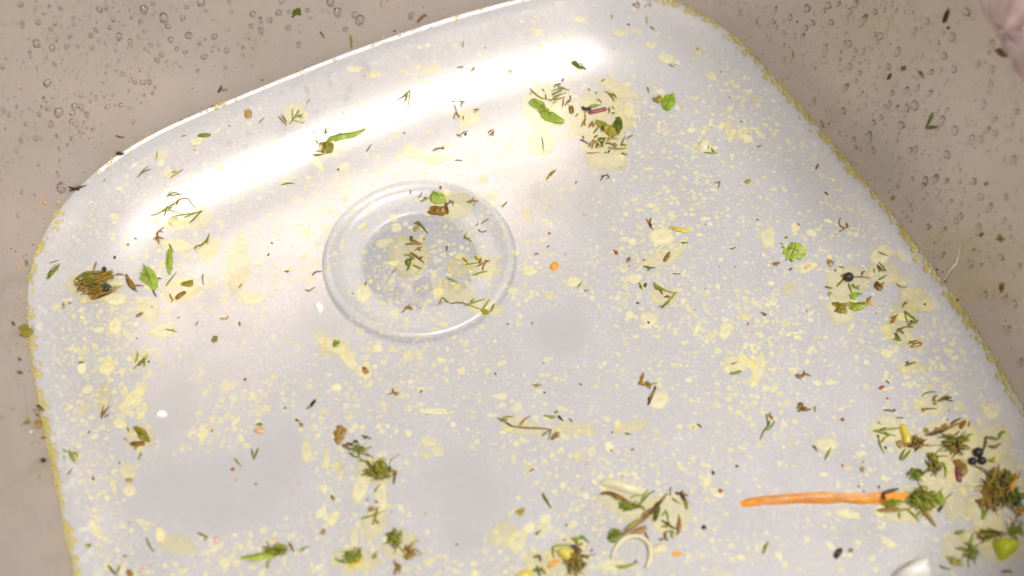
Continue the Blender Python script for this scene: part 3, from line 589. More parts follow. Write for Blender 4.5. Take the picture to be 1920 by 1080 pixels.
leaf('t', '66,790 74,785 81,790 78,800 70,802', 'amber husk on the lower left waterline', 'seed_husk', crinkle=.001, thick=.0008); S('k', 4, '69,759 80,769;b 72,768 83,772'); S('o', 4, '67,776 74,781'); S('o', 5, '50,782 53,794;o 46,792 55,792'); leaf('x', '75,862 80,859 85,864 81,868', 'black scrap on the left wall', 'seed_husk', thick=.001); S('b', 3, '77,821 86,821'); S('k', 4, '104,910 109,915'); 
chunk('k', '580,761 584,754 590,748 593,751 588,759 583,764', 'dark brown bark sliver', 'bark_sliver', .0012); S('g', 4, '575,768 583,760 593,749'); S('o', 3.4, '562,793 568,801;o 563,800 570,796'); S('o', 3, '728,740 738,737 750,737;b 738,737 737,729;b 739,738 748,742'); leaf('g', '480,797 486,793 492,797 486,799', 'small green crescent leaf bit')
leaf('t', '625,805 632,800 640,800 650,809 644,822 636,834 628,829 625,818', 'golden tan papery husk with a dark fold', 'husk_flake', height=.002, crinkle=.0012, veins='640,802 646,812 637,830', vcol='b'); S('b', 5, '642,838 655,834 672,828;k 650,832 662,836;b 644,834 660,845;k 664,828 672,830')
clump(671, 843, 14, 8, 12, 'ddggo', 22, 5, 3.6, desc='compact green dill tuft beside the golden husk'); S('g', 3.4, '654,848 664,856 678,860'); S('g', 3.4, '678,844 688,841 698,838'); S('g', 4, '678,817 687,820 697,823;d 683,823 690,819'); S('b', 2.6, '687,850 694,855 701,860')
clump(712, 885, 28, 16, 34, 'oogddob', 34, 11, 3.6, .5, desc='thick ragged olive dill clump left of centre at the bottom'); S('g', 4, '705,868 712,863 719,859;o 712,864 725,870;g 718,872 709,868'); S('b', 4.6, '738,908 740,895 742,884;t 736,892 742,884 744,892;k 728,884 733,876'); S('g', 3.2, '702,922 708,914 714,908;g 702,922 707,920'); S('o', 3, '672,864 684,865 692,870')
S('g', 3.8, '677,972 698,967 722,957;b 690,959 702,956 712,951;b 691,955 702,952;g 703,975 706,965 709,955;b 699,985 702,976 706,970;b 706,977 711,982;o 704,940 710,945', 'crossed green and brown dill twigs below the ragged clump'); 
clump(741, 1008, 15, 18, 20, 'ooggd', 26, 21, 4, 1.3, desc='upright olive green frond tuft'); clump(767, 1036, 9, 16, 12, 'oob', 22, 22, 4, 1.9, desc='small olive brown tuft joined to a thin stem'); S('o', 3, '746,1024 754,1032 762,1040'); S('b', 4.4, '738,1051 745,1064 750,1076;b 742,1058 752,1062;b 750,1062 753,1070;b 745,1066 741,1080'); S('g', 4.4, '698,1047 703,1040 708,1033;g 701,1048 707,1041')
leaf('l', '450,1048 462,1043 478,1039 495,1036 508,1032 514,1040 505,1048 488,1053 470,1053', 'large pointed green leaf at the bottom edge', veins='455,1048 480,1045 505,1040', vcol='d', height=.0016); clump(520, 1034, 20, 10, 18, 'ggdoo', 34, 31, 3.8, -.35, desc='feathery dill end of the large bottom leaf'); S('b', 4.6, '542,1018 548,1027 551,1036'); S('g', 3, '560,1033 570,1027 582,1024;g 566,1036 573,1026'); S('g', 5, '502,1066 503,1056 508,1048')
S('g', 3.8, '628,1047 640,1053 655,1056;g 655,1056 668,1046 676,1029;d 672,1048 675,1030', 'two long needles of the bottom dill tuft'); clump(661, 1046, 15, 9, 20, 'dgggo', 26, 41, 3.8, -.3, desc='bushy green dill tuft with a yellow clot under it'); leaf('y', '650,1058 660,1051 675,1050 680,1057 668,1064 656,1063', 'yellow clot under the bushy tuft', 'clot', cat='food scrap', height=.0006, lift=.0002); leaf('o', '620,928 625,932 628,938 622,936', 'tiny olive green husk', 'seed_husk')

# bottom middle
S('b', 3.4, '932,784 946,790 956,798 966,801;b 960,800 985,803 1012,804 1035,806;g 938,788 950,783 963,782;b 975,799 984,789 995,781;d 938,790 952,786;k 950,793 963,801', 'long thin brown root like herb stem'); S('g', 4, '1019,779 1030,781 1041,780;o 1031,784 1043,783;g 1040,775 1046,772'); S('k', 4.4, '1046,780 1051,785 1056,790'); S('g', 3.6, '1015,818 1025,811 1034,806;g 1034,806 1031,816 1028,825'); S('t', 3.6, '1032,824 1038,816 1044,809;b 1034,825 1042,821 1050,817;b 1036,823 1046,813;b 1043,818 1048,812'); S('b', 3, '1067,785 1074,792'); S('g', 3.4, '1172,812 1183,815'); S('d', 3.4, '1307,795 1316,803'); S('b', 3, '992,885 1002,879')
S('d', 5, '1017,926 1024,938 1034,953'); leaf('o', '966,958 975,955 984,953 981,966 974,966', 'small olive husk triangle', 'seed_husk'); S('o', 3.6, '1005,1003 1014,994;b 1004,1000 1010,1003')
chunk('c', '1122,905 1130,899 1145,898 1165,901 1185,909 1203,918 1209,925 1195,930 1172,926 1148,918 1130,913', 'pale cream garlic slice with a yellow edge', 'garlic_slice', .003, cat='garlic')
S('b', 6, '1127,928 1142,927 1160,934 1178,946 1190,951;b 1155,930 1170,940 1184,948;b 1150,931 1166,940', 'thick brown stalk crossing the garlic slice', lift=.001); clump(1178, 951, 16, 7, 16, 'dgggd', 26, 51, 3.6, -.2, desc='green frilly dill tuft below the garlic slice'); S('g', 3.8, '1190,951 1203,942 1216,927 1229,920;g 1203,940 1208,928 1215,919;g 1183,935 1192,930 1204,929;g 1195,948 1204,952 1210,958;d 1186,952 1200,950', 'green branching dill arm right of the garlic slice')
S('b', 6.5, '1170,1006 1188,991 1208,976 1225,960 1240,943 1250,929;k 1216,968 1228,957 1240,943;b 1205,972 1216,962 1220,958;o 1172,1000 1190,986 1204,977', 'long diagonal brown stalk over the onion ring', lift=.0015); leaf('d', '1228,948 1234,944 1237,955 1231,978 1225,974', 'green fold under the diagonal stalk', crinkle=.001, lift=.001); leaf('d', '1138,1010 1143,1000 1152,991 1162,996 1169,1003 1160,1013 1149,1019', 'square dark green leaf left of the onion ring', crinkle=.0014, height=.002); leaf('t', '1180,1001 1195,992 1209,988 1214,994 1200,1002', 'golden husk strip under the diagonal stalk', 'husk_strip', lift=.001, veins='1184,1000 1210,991', vcol='b'); S('b', 4, '1209,998 1213,1006 1218,1014')
S('k', 5, '1266,924 1274,926 1281,920;b 1275,926 1282,937 1289,948;k 1276,928 1284,938 1290,945;o 1284,938 1288,950 1289,957;b 1278,927 1290,930'); S('g', 3.2, '1258,913 1257,927;x 1256,928 1258,929'); S('g', 3.6, '1260,934 1267,940 1277,945'); S('k', 4.6, '1240,976 1252,983 1262,990 1273,994;k 1252,985 1246,990;b 1256,986 1250,980'); leaf('b', '1270,1005 1268,994 1270,978 1273,964 1277,978 1276,994', 'upright rust brown leaf right of the diagonal stalk', crinkle=.0008, height=.001); S('b', 4.4, '1245,1000 1248,1008 1252,1015;b 1246,1002 1252,996;b 1236,1013 1246,1013'); S('g', 4, '1240,968 1246,961 1248,956;g 1248,958 1252,968 1253,980;g 1241,988 1252,990;g 1255,996 1266,1002;o 1258,1000 1262,1010')
rg = empty('onion_ring', hit(1188, 1040)[0])
a, b = tube([hit(x, y)[0]+Vector((0, 0, .0012)) for x, y in [(q.x, q.y) for q in catmull(parse('1147,1048 1152,1034 1162,1019 1176,1010 1192,1007 1206,1012 1216,1022 1220,1036 1218,1052 1212,1066'), 4)]], [Vector((0, 0, 1))]*37, .00065, 8, (.5, 1, 1, 1.3, .8))
link('flesh', mesh('flesh', [v-rg.location for v in a], b), MAT['c'], rg); chunk('c', '1217,1033 1232,1020 1247,1019 1252,1030 1240,1040 1224,1043', '', 'root_end', .0022, parent=rg)
reg(rg, 'thin curled onion ring with a cream root end', 1190, 1035, 'onion'); S('g', 3.6, '1153,1062 1175,1061 1194,1055;g 1158,1066 1178,1063 1193,1056;k 1190,1053 1194,1056'); chunk('a', '1260,1037 1268,1032 1278,1035 1281,1041 1270,1044 1262,1042', 'orange brown chip right of the onion ring', 'vegetable_chip', .0012)
chunk('y', '1043,1034 1052,1028 1068,1029 1078,1034 1074,1044 1066,1054 1056,1050 1046,1042', 'shiny yellow pulp lump at the bottom middle', 'pulp_lump', .003); chunk('a', '1025,1064 1034,1054 1044,1049 1051,1052 1040,1060 1031,1067', 'small orange carrot shred at the bottom', 'carrot_chip', .002); S('g', 3.6, '1039,1048 1038,1036 1040,1026 1060,1024 1072,1024', 'bent green stem outlining the yellow lump', lift=.0008)
S('k', 5.5, '1070,1026 1078,1029 1084,1032 1092,1038;k 1072,1028 1082,1034;b 1078,1032 1086,1044', lift=.0015); S('b', 5.4, '1088,1042 1098,1044 1105,1048'); S('g', 5, '1072,1010 1080,1014 1084,1020;l 1074,1012 1086,1010 1092,1012;o 1080,1016 1084,1024;b 1086,1022 1094,1021'); S('d', 4, '1088,1004 1096,1010 1105,1018'); clump(1077, 1058, 17, 22, 34, 'ookkbdb', 30, 61, 4, 1.2, desc='dark soggy herb clump beside the yellow lump')
S('b', 5, '1000,1046 1010,1043 1016,1050;b 1012,1042 1015,1054'); S('d', 5, '1007,1062 1010,1072 1014,1084;g 1000,1072 1008,1066'); S('b', 5, '1016,1064 1020,1074;o 1014,1066 1024,1078'); chunk('y', '958,1086 972,1074 988,1067 1000,1076 1008,1086 990,1096 968,1096', 'pale yellow slab cut by the bottom edge', 'vegetable_slab', .002)

# lower right
S('g', 4, '1437,776 1439,788 1440,800;g 1440,800 1433,808 1425,826;d 1440,800 1443,790;g 1436,806 1444,806', 'three armed green sprig above the carrot strip'); S('g', 4.6, '1430,1038 1435,1028 1440,1016;g 1432,1028 1440,1020'); S('g', 3.8, '1440,804 1448,798 1452,788;g 1442,782 1444,774'); chunk('r', '1443,781 1448,779 1450,785 1446,788', 'small red pepper flake beside a green needle', 'pepper_flake', .0008)
S('b', 5, '1496,758 1502,757 1507,762;b 1496,772 1504,768 1512,764;b 1500,766 1508,770 1520,769;b 1495,768 1500,760;t 1504,760 1508,770'); S('g', 3.4, '1528,762 1529,773'); S('g', 4.2, '1547,862 1552,851 1558,840'); S('b', 3, '1523,836 1533,847;o 1526,840 1530,836'); chunk('t', '1612,878 1617,874 1622,880 1618,886 1613,883', 'amber seed chip above the carrot strip', 'seed_chip', .0012, cat='seed')
S('g', 3, '1727,744 1735,738 1746,735 1757,736'); S('k', 4, '1758,753 1770,749 1787,753;o 1760,752 1772,744 1778,741;k 1762,751 1774,747 1784,747;o 1758,754 1770,752'); S('b', 4.4, '1749,750 1752,745 1757,741;b 1748,752 1755,752;b 1750,759 1756,758'); S('b', 3.8, '1728,769 1740,767 1756,767;b 1729,766 1732,773'); S('b', 3.6, '1656,769 1667,770 1678,772;b 1676,768 1678,772'); S('b', 2.6, '1680,783 1695,784'); S('o', 2.4, '1645,791 1654,797')
S('g', 4, '1637,808 1660,806 1690,803;g 1640,809 1660,814 1680,818;d 1650,808 1662,804;g 1658,812 1668,818;o 1655,822 1670,814;g 1652,830 1658,822', 'green fan shaped dill sprig left of the yellow strip'); S('g', 3.6, '1647,820 1650,835 1658,850'); S('x', 4, '1659,837 1661,843'); S('x', 4, '1645,816 1648,821')
chunk('y', '1685,798 1696,794 1702,808 1709,828 1706,838 1696,838 1690,820', 'bright yellow vegetable strip', 'vegetable_strip', .0024); leaf('t', '1682,829 1693,828 1698,838 1686,841', 'golden brown curl at the foot of the yellow strip', crinkle=.001, lift=.001); S('d', 4.4, '1687,861 1692,850 1698,842;d 1692,863 1700,854 1707,844;g 1687,861 1693,863', 'narrow green loop under the yellow strip')
clump(1716, 832, 18, 10, 20, 'bbotk', 24, 71, 4.4, -.4, desc='brown frayed husk clump right of the yellow strip'); S('b', 5.4, '1735,818 1752,816 1768,810 1786,802;b 1745,816 1760,808 1772,803;b 1770,808 1790,800 1800,796;k 1740,819 1770,812;b 1733,806 1740,816;t 1768,798 1776,806', 'long brown branching stalk above the peppercorns', lift=.001); chunk('b', '1797,800 1804,789 1813,788 1808,800 1802,806', 'rust brown flat leaf scrap', 'husk_strip', .0016); S('k', 4, '1782,796 1792,789 1802,785'); S('b', 4, '1815,801 1818,790'); S('b', 3, '1752,803 1760,804')
clump(1788, 833, 24, 18, 30, 'okodob', 34, 72, 3.8, .4, desc='dark star shaped herb knot left of the peppercorns'); S('l', 4.6, '1800,826 1812,822 1818,815 1824,815;l 1808,828 1818,826;o 1796,822 1808,818', 'pale green forked stem by the star shaped knot')
clump(1750, 868, 12, 22, 22, 'obdkgt', 28, 73, 4, 1.3, desc='upright brown and green herb clump over the carrot end'); clump(1716, 891, 14, 11, 22, 'dggd', 18, 74, 4.2, desc='curly dark green parsley tuft'); S('d', 4.6, '1727,891 1736,884 1745,878'); S('g', 4.4, '1768,872 1773,880 1772,896;l 1764,868 1772,872'); S('b', 3, '1745,893 1752,886 1760,878')
leaf('t', '1786,865 1796,862 1806,868 1812,878 1813,888 1806,894 1797,884', 'golden sheath with a brown fold', 'husk_flake', height=.0018, veins='1790,866 1798,882 1808,894;1798,864 1810,884', vcol='b', lift=.0006); chunk('v', '1790,874 1797,884 1804,894 1803,905 1793,903 1790,890', 'dark purple onion skin under the golden sheath', 'onion_skin', .0014)
pc = []
for (x, y, r_) in ((1832, 851, 8.5), (1822, 867, 7), (1840, 866, 7)):
    q = ball('x', x, y, r_); reg(q, '%s peppercorn of the touching black trio' % {8.5: 'top largest', 7: 'left' if x < 1830 else 'right'}[r_], x, y, 'peppercorn')
S('b', 5, '1843,845 1847,832 1848,822 1853,820;t 1848,820 1856,822;b 1853,838 1864,839 1876,832;b 1858,840 1868,842;l 1862,825 1872,822 1876,816;g 1872,818 1878,812 1884,811;o 1854,822 1864,823', 'brown and green forked stalk right of the peppercorns'); S('o', 4.4, '1852,864 1860,863 1864,857;o 1856,866 1866,866')
clump(1868, 915, 30, 34, 60, 'obkobdtb', 44, 81, 4.4, 1.2, desc='big dark brown herb mass at the right edge'); clump(1880, 896, 22, 14, 24, 'dodob', 30, 82, 4.2, -.2, desc='olive fringe on top of the big brown mass'); leaf('a', '1888,921 1896,905 1903,892 1906,887 1904,902 1896,921', 'thin rust orange stalk splinter by the right edge', 'stalk_slice', lift=.001); clump(1903, 936, 16, 18, 26, 'dgdgx', 26, 83, 4.2, desc='deep green wet sprig at the right edge'); chunk('b', '1827,936 1838,938 1851,945 1850,950 1838,947 1829,942', 'rust brown wedge left of the big mass', 'husk_strip', .0016); leaf('g', '1839,956 1846,957 1850,965 1844,974 1839,972', 'small upright green leaf below the rust wedge', crinkle=.001); S('b', 4, '1861,958 1872,955;b 1866,950 1875,948'); clump(1910, 960, 10, 10, 8, 'bry', 16, 84, 4, desc='rusty crumbled tuft at the right edge'); clump(1850, 945, 16, 10, 12, 'obt', 24, 85, 4, desc='loose olive strands under the big mass')
clump(1851, 1004, 17, 10, 22, 'okodg', 26, 91, 4.2, -.4, desc='dark olive tuft above the lime green chunk'); S('k', 6, '1862,1004 1868,1010 1873,1015', lift=.003); S('b', 4.4, '1873,998 1880,1000 1886,1006'); chunk('m', '1860,1022 1862,1014 1872,1012 1886,1013 1900,1014 1911,1020 1908,1030 1898,1040 1886,1048 1874,1052 1868,1042', 'lime green vegetable chunk at the lower right', 'vegetable_chunk', .005); clump(1904, 996, 14, 14, 12, 'ggo', 30, 92, 3.8, .8, desc='yellow green strands right of the lime chunk')
leaf('o', '1775,1043 1784,1046 1796,1052 1806,1058 1800,1061 1788,1060 1780,1054', 'dark olive pointed leaf at the lower right', height=.0014, veins='1778,1046 1802,1059', vcol='d'); S('g', 5, '1790,1000 1798,997 1808,996;g 1792,1001 1806,998'); clump(1821, 1037, 12, 16, 14, 'dgdo', 26, 93, 4.4, 1, desc='leafy green shred beside the dark olive leaf'); S('g', 4, '1816,1022 1821,1012 1824,1000;b 1810,1018 1814,1022'); S('g', 4, '1792,1028 1804,1030 1816,1030'); S('g', 3.6, '1760,1061 1770,1065 1782,1068'); S('o', 5, '1878,1073 1888,1071 1898,1073')
chunk('w', '1670,1084 1690,1068 1710,1055 1728,1049 1736,1052 1740,1066 1744,1084 1735,1100 1690,1104', 'large white onion chunk cut by the bottom edge', 'onion_chunk', .008, cat='onion'); chunk('k', '1562,1042 1568,1030 1577,1027 1581,1032 1574,1044 1568,1048', 'dark brown square husk below the carrot strip', 'husk_strip', .002); S('o', 5, '1592,1030 1598,1035;o 1593,1036 1599,1030')
# carrot strip with the wet herb heap on its end
chunk('a', '1383,943 1388,938 1410,934 1440,931 1475,929 1505,926 1530,926 1570,928 1610,929 1650,930 1680,927 1706,924 1709,930 1695,938 1660,944 1620,946 1585,943 1545,945 1500,944 1470,946 1430,947 1400,951 1387,949', 'long orange carrot strip at the lower right', 'carrot_strip', .0034, cat='carrot', crinkle=.0009)
car = [t for t in THINGS if t[1].startswith('long orange carrot')][0][0]
for q in ('1400,941 1440,936 1500,933 1560,933', '1420,944 1480,941 1540,940 1600,941', '1470,932 1540,930 1600,932 1640,935', '1560,938 1610,937 1650,938', '1440,940 1500,938 1530,937'):
    a, b = needle_geo(parse(q), 2.4, .0029); link('fibre', mesh('fibre', [v-car.location for v in a], b), MAT['p'], car)
S('k', 6, '1652,932 1665,928 1680,924;k 1651,932 1653,942 1655,948', 'dark brown hook lying over the carrot end', lift=.003); leaf('d', '1654,944 1668,940 1684,938 1694,944 1680,951 1662,952', 'dark wet leaf roll against the carrot', crinkle=.001, height=.003, lift=.001); leaf('t', '1642,957 1656,954 1674,953 1688,952 1676,960 1658,962', 'golden husk under the wet leaf roll', 'husk_flake', lift=.0008, height=.001); S('o', 5, '1668,960 1685,957 1702,955 1712,950'); S('g', 4, '1686,962 1687,974;g 1702,958 1714,968 1724,980', lift=.0002)
clump(1728, 940, 24, 22, 50, 'ddgogdl', 32, 95, 4.4, .6, desc='big green parsley heap on the end of the carrot strip', lay=.0007); clump(1755, 938, 14, 12, 16, 'goll', 26, 96, 4, .5, desc='light green curly fringe on the parsley heap'); S('t', 6, '1728,960 1740,970 1750,982 1754,988;t 1735,962 1746,974', 'golden stalk poking out of the parsley heap'); S('b', 5, '1761,956 1768,946 1773,940;k 1758,960 1766,950')

# crumbs: too small to show a shape of their own
CR = 'p36,163,5 b246,147,4 k340,224,4 k375,219,4 k398,198,4 k334,246,5 p275,252,5 b275,264,3 o364,281,3.5 k430,236,3.5 k740,58,4 p718,70,6 o557,134,5 b492,150,5.5 o726,1,5 r910,90,5 k682,213,3.5 b645,213,3 r758,250,5 r634,318,6 r826,352,6.5 k588,247,3 x873,252,7 b620,229,3 b655,230,3 k1179,46,6 k1151,91,3.5 o1308,92,5 b1352,135,4 r1368,182,4.5 k1390,228,3.5 k1402,252,3.5 r1080,342,5 r1040,322,4 k1011,85,4 o1164,315,4 k1495,41,5 k1757,505,4 k1768,510,3 k1722,495,4 k1740,545,3.5 b1752,455,4 k1796,562,4 ' \
 'p85,379,9 p110,379,10 p35,504,10 p40,547,6 p30,578,7 x62,459,4 o240,459,6 x215,483,5.5 o425,598,5 p427,595,6 r460,712,7 b455,670,3 k257,634,3 b285,575,3 k510,456,4.5 k661,550,3.5 b952,608,5.5 k929,701,4 o795,448,4 b744,395,3 r1030,438,6 k1060,477,3 b1180,499,3 r1207,488,4 k1095,402,3.5 k1323,421,3 k1420,412,4 r1402,607,6 o1019,681,3.5 k1216,605,4.5 b1302,581,3 o1322,541,3 r1350,500,3 k1734,571,5 b1643,588,3.5 k1513,583,3 r1497,421,4.5 b1402,607,3 o1378,500,4 k1600,534,4 ' \
 'b224,868,5 r437,880,8 p443,899,5 p406,1012,9 p267,1071,8 b235,1043,5 b167,810,4 k175,898,4 b243,980,4 r398,807,4 p487,808,17 k535,765,4 b557,788,7 b623,932,5 p562,905,6 b606,998,8 p515,1011,6 b790,734,6 p734,758,4 r480,908,5 b689,937,4 b734,960,4 p799,962,6 r857,1021,4.5 b800,778,3 o830,771,3.5 k840,771,3.5 b998,606,4 k1021,736,4.5 x1337,887,7 k1382,874,6.5 r1351,921,8 x1320,989,10 p1100,870,6 o1148,811,5 b1186,843,4 b1146,845,5 p1300,802,6 k1062,985,4 r1580,873,5.5 r1653,727,9 b1664,747,4 o1618,866,4 b1610,912,4 o1648,913,6 r1580,787,7 k1620,921,4 b1779,770,4 k1776,787,4 x1058,1012,4 k1109,1032,5 p1168,893,8 w360,1040,6 h1108,826,4 h1108,768,4 w727,800,5 h58,810,6'.split()
def crumb(col, x, y, d):
    p, n = hit(x, y); bm = bmesh.new(); bmesh.ops.create_icosphere(bm, subdivisions=2, radius=d*PXM*.5)
    sd = Vector((x*.13, y*.17, 1)); s = Vector((rnd.uniform(.7, 1.35), rnd.uniform(.6, 1.1), .6 if d < 9 else .3))
    for v in bm.verts:
        k = 1+.55*noise.noise(v.co.normalized()*1.6+sd); v.co = Vector((v.co.x*s.x, v.co.y*s.y, v.co.z*s.z))*k
    bmesh.ops.rotate(bm, verts=bm.verts, matrix=n.to_track_quat('Z', 'Y').to_matrix()@Matrix.Rotation(rnd.uniform(0, 6), 3, 'Z'))
    me = bpy.data.meshes.new('crumb'); bm.to_mesh(me); bm.free()
    o = link('crumb', me, MAT[col]); o.location = p+n*d*PXM*.12; return o
for q in CR:
    c = q[0]; x, y, d = (float(v) for v in q[1:].split(','))
    o = crumb(c, x, y, d*.95)
    if d >= 5: reg(o, '%s %s crumb' % ('round' if d > 8 else 'small', CNAME[c]), x, y, 'food crumb')
    else:
        on = 'stuck to the steel wall' if o.location.z > .0015 else 'floating on the dishwater'
        tag(o, 'tiny %s crumb %s' % (CNAME[c], on), 'food crumb', 'tiny %s crumbs %s' % (CNAME[c], on))

# ------------------------------------------------------------------ oil on the water
def in_water(x, y, m=0.):
    p, n = hit(x, y)
    if p.z > 1e-6: return False
    inside = False; j = NB-1
    for i in range(NB):
        a, b = OUT[i], OUT[j]
        if (a.y > p.y) != (b.y > p.y) and p.x < (b.x-a.x)*(p.y-a.y)/(b.y-a.y)+a.x: inside = not inside
        j = i
    if inside and m: return min((q-p).length for q in OUT[::2]) > m
    return inside
def in_clear(x, y, k=1.):
    return any(((x-a)/(c*k))**2+((y-b)/(d*k))**2 < 1 for a, b, c, d in CLEAR)
def dome(N, rings, irregular, seed, h, cap=False):
    r = random.Random(seed); ph = [r.uniform(0, 6.28) for _ in range(4)]
    vs, fs = [], []
    for j in range(rings):
        f = 1-j/rings
        for i in range(N):
            a = 2*math.pi*i/N; k = 1+irregular*(math.sin(2*a+ph[0])*.6+math.sin(3*a+ph[1])*.5+math.sin(5*a+ph[2])*.25)
            vs.append(Vector((f*k*math.cos(a), f*k*math.sin(a), h*(max(0, 1-f*f)**.62 if cap else math.sqrt(max(0, 1-f**3))))))
    vs.append(Vector((0, 0, h))); K = len(vs)-1
    for j in range(rings-1):
        for i in range(N):
            a, b = j*N+i, j*N+(i+1) % N; fs.append((a, b, b+N, a+N))
    for i in range(N): fs.append(((rings-1)*N+i, (rings-1)*N+(i+1) % N, K))
    return vs, fs
OILM = []
for k in range(9):
    a, b = dome(18, 3, (.03, .07, .04, .12, .05, .18, .06, .28, .03)[k], 40+k, 1.); me = mesh('oil_droplet', a, b)
    me.materials.append(M_OIL if k % 3 else M_OILT); me.polygons.foreach_set('use_smooth', [True]*len(me.polygons)); OILM.append(me)
ro = random.Random(99)
# pools: x, y, half width, half height, turn (photo pixels)
POOLS = [(1028, 203, 50, 44, 0), (1128, 222, 56, 52, .2), (1140, 285, 44, 36, 0), (335, 400, 56, 34, 0), (330, 424, 20, 11, 0), (1240, 446, 28, 17, 0), (1246, 482, 46, 15, -.5), (1016, 270, 26, 24, .2),
 (1160, 168, 44, 13, .5), (1367, 243, 10, 20, -.3), (1180, 205, 11, 18, 0), (1393, 250, 12, 13, 0), (447, 500, 21, 60, .05), (470, 560, 24, 14, 0), (630, 648, 26, 16, .5), (612, 660, 18, 12, .3), (652, 670, 13, 30, -.5),
 (683, 695, 16, 18, 0), (600, 632, 10, 18, -.3), (1440, 446, 15, 22, 0), (850, 385, 44, 30, 0), (768, 480, 40, 42, 0), (850, 545, 44, 18, .3), (860, 500, 26, 20, .5), (905, 500, 34, 22, 0), (912, 577, 36, 16, .1), (680, 550, 18, 20, 0),
 (1243, 555, 27, 20, .3), (1217, 598, 18, 15, -.4), (1076, 528, 14, 11, 0), (1030, 553, 10, 10, 0), (993, 507, 14, 11, 0), (1361, 622, 11, 19, .5), (1398, 594, 11, 8, 0), (1422, 690, 13, 30, .1), (1385, 680, 30, 16, 0), (1480, 540, 12, 17, .4), (1512, 500, 20, 12, -.6),
 (1650, 480, 20, 22, .2), (1690, 525, 15, 11, 0), (1577, 580, 28, 26, 0), (1590, 530, 44, 30, 0), (1655, 515, 30, 24, 0), (1720, 560, 40, 22, .2), (1690, 605, 28, 46, .2), (1715, 645, 20, 12, 0), (1745, 570, 20, 14, 0), (1700, 480, 26, 12, .6), (1710, 690, 30, 14, 0),
 (215, 612, 14, 16, 0), (305, 620, 27, 14, -.2), (280, 580, 20, 22, 0), (340, 545, 36, 22, -.5), (330, 460, 30, 14, 0), (390, 465, 24, 20, 0), (180, 540, 54, 30, .1), (215, 560, 26, 12, 0), (264, 668, 18, 12, 0), (200, 690, 16, 16, .2), (203, 678, 11, 9, 0),
 (195, 745, 13, 34, .1), (248, 745, 14, 34, .75), (266, 770, 12, 19, .3), (110, 803, 13, 9, .7), (225, 795, 14, 10, 0), (260, 820, 30, 24, 0), (240, 885, 18, 18, 0), (243, 920, 14, 12, 0), (212, 910, 5, 22, -.2), (335, 1022, 36, 18, .3), (300, 1000, 8, 8, 0), (422, 1055, 14, 10, 0),
 (128, 862, 22, 26, 0), (575, 845, 12, 22, 0), (613, 860, 7, 24, 0), (636, 878, 10, 16, -.4), (626, 970, 10, 16, .3), (607, 914, 9, 8, 0), (700, 880, 40, 24, .5), (676, 915, 14, 30, .2), (715, 935, 12, 36, 0), (700, 985, 24, 30, .2), (665, 1050, 44, 24, 0), (664, 1010, 9, 22, 0), (750, 1020, 34, 28, .5),
 (805, 828, 18, 10, 0), (820, 772, 34, 6, 0), (798, 852, 12, 8, .5), (975, 800, 44, 16, .3), (1080, 805, 46, 12, .1), (1180, 800, 36, 12, -.2), (1235, 752, 24, 16, -.8), (1300, 800, 12, 8, 0), (1180, 945, 60, 30, .3), (1255, 965, 40, 42, 0), (1150, 1060, 30, 12, 0), (1068, 1046, 46, 44, 0), (1010, 1060, 30, 30, 0), (970, 1015, 18, 24, .3), (945, 1002, 28, 26, 0),
 (1745, 760, 34, 20, 0), (1665, 805, 34, 26, 0), (1700, 830, 24, 30, 0), (1760, 830, 44, 40, 0), (1810, 830, 30, 44, 0), (1850, 830, 44, 40, .2), (1870, 900, 50, 50, 0), (1760, 895, 30, 50, .2), (1800, 880, 34, 34, 0), (1720, 940, 52, 30, 0), (1680, 965, 44, 16, .2), (1800, 945, 28, 34, .1), (1850, 965, 36, 40, 0),
 (1840, 1010, 44, 22, 0), (1790, 1030, 26, 34, 0), (1880, 1020, 46, 40, 0), (1590, 965, 26, 8, .2), (1895, 800, 18, 28, .4), (1860, 770, 20, 16, 0), (1550, 835, 22, 14, 0),
 (757, 133, 12, 5, -.1), (700, 140, 14, 7, 0), (665, 130, 18, 6, -.1), (810, 130, 22, 9, -.2), (850, 160, 24, 10, -.3), (690, 225, 22, 9, .3), (880, 220, 24, 18, 0), (775, 285, 24, 12, .4), (815, 300, 22, 10, 0), (1083, 125, 10, 9, 0), (955, 135, 20, 9, 0), (555, 215, 26, 20, 0), (320, 325, 16, 9, -.3), (370, 265, 14, 8, -.5), (610, 275, 34, 20, -.2), (300, 290, 14, 9, -.4),
 (1165, 61, 17, 7, -.3), (1087, 37, 14, 6, 0), (1197, 58, 9, 5, 0), (1220, 85, 12, 6, 0), (1250, 110, 20, 9, .2), (1310, 95, 8, 11, .2), (1333, 142, 11, 8, 0), (1380, 160, 10, 6, .3), (1320, 275, 16, 12, 0), (1010, 60, 8, 7, 0)]
POOLV = []
oilz = .00006
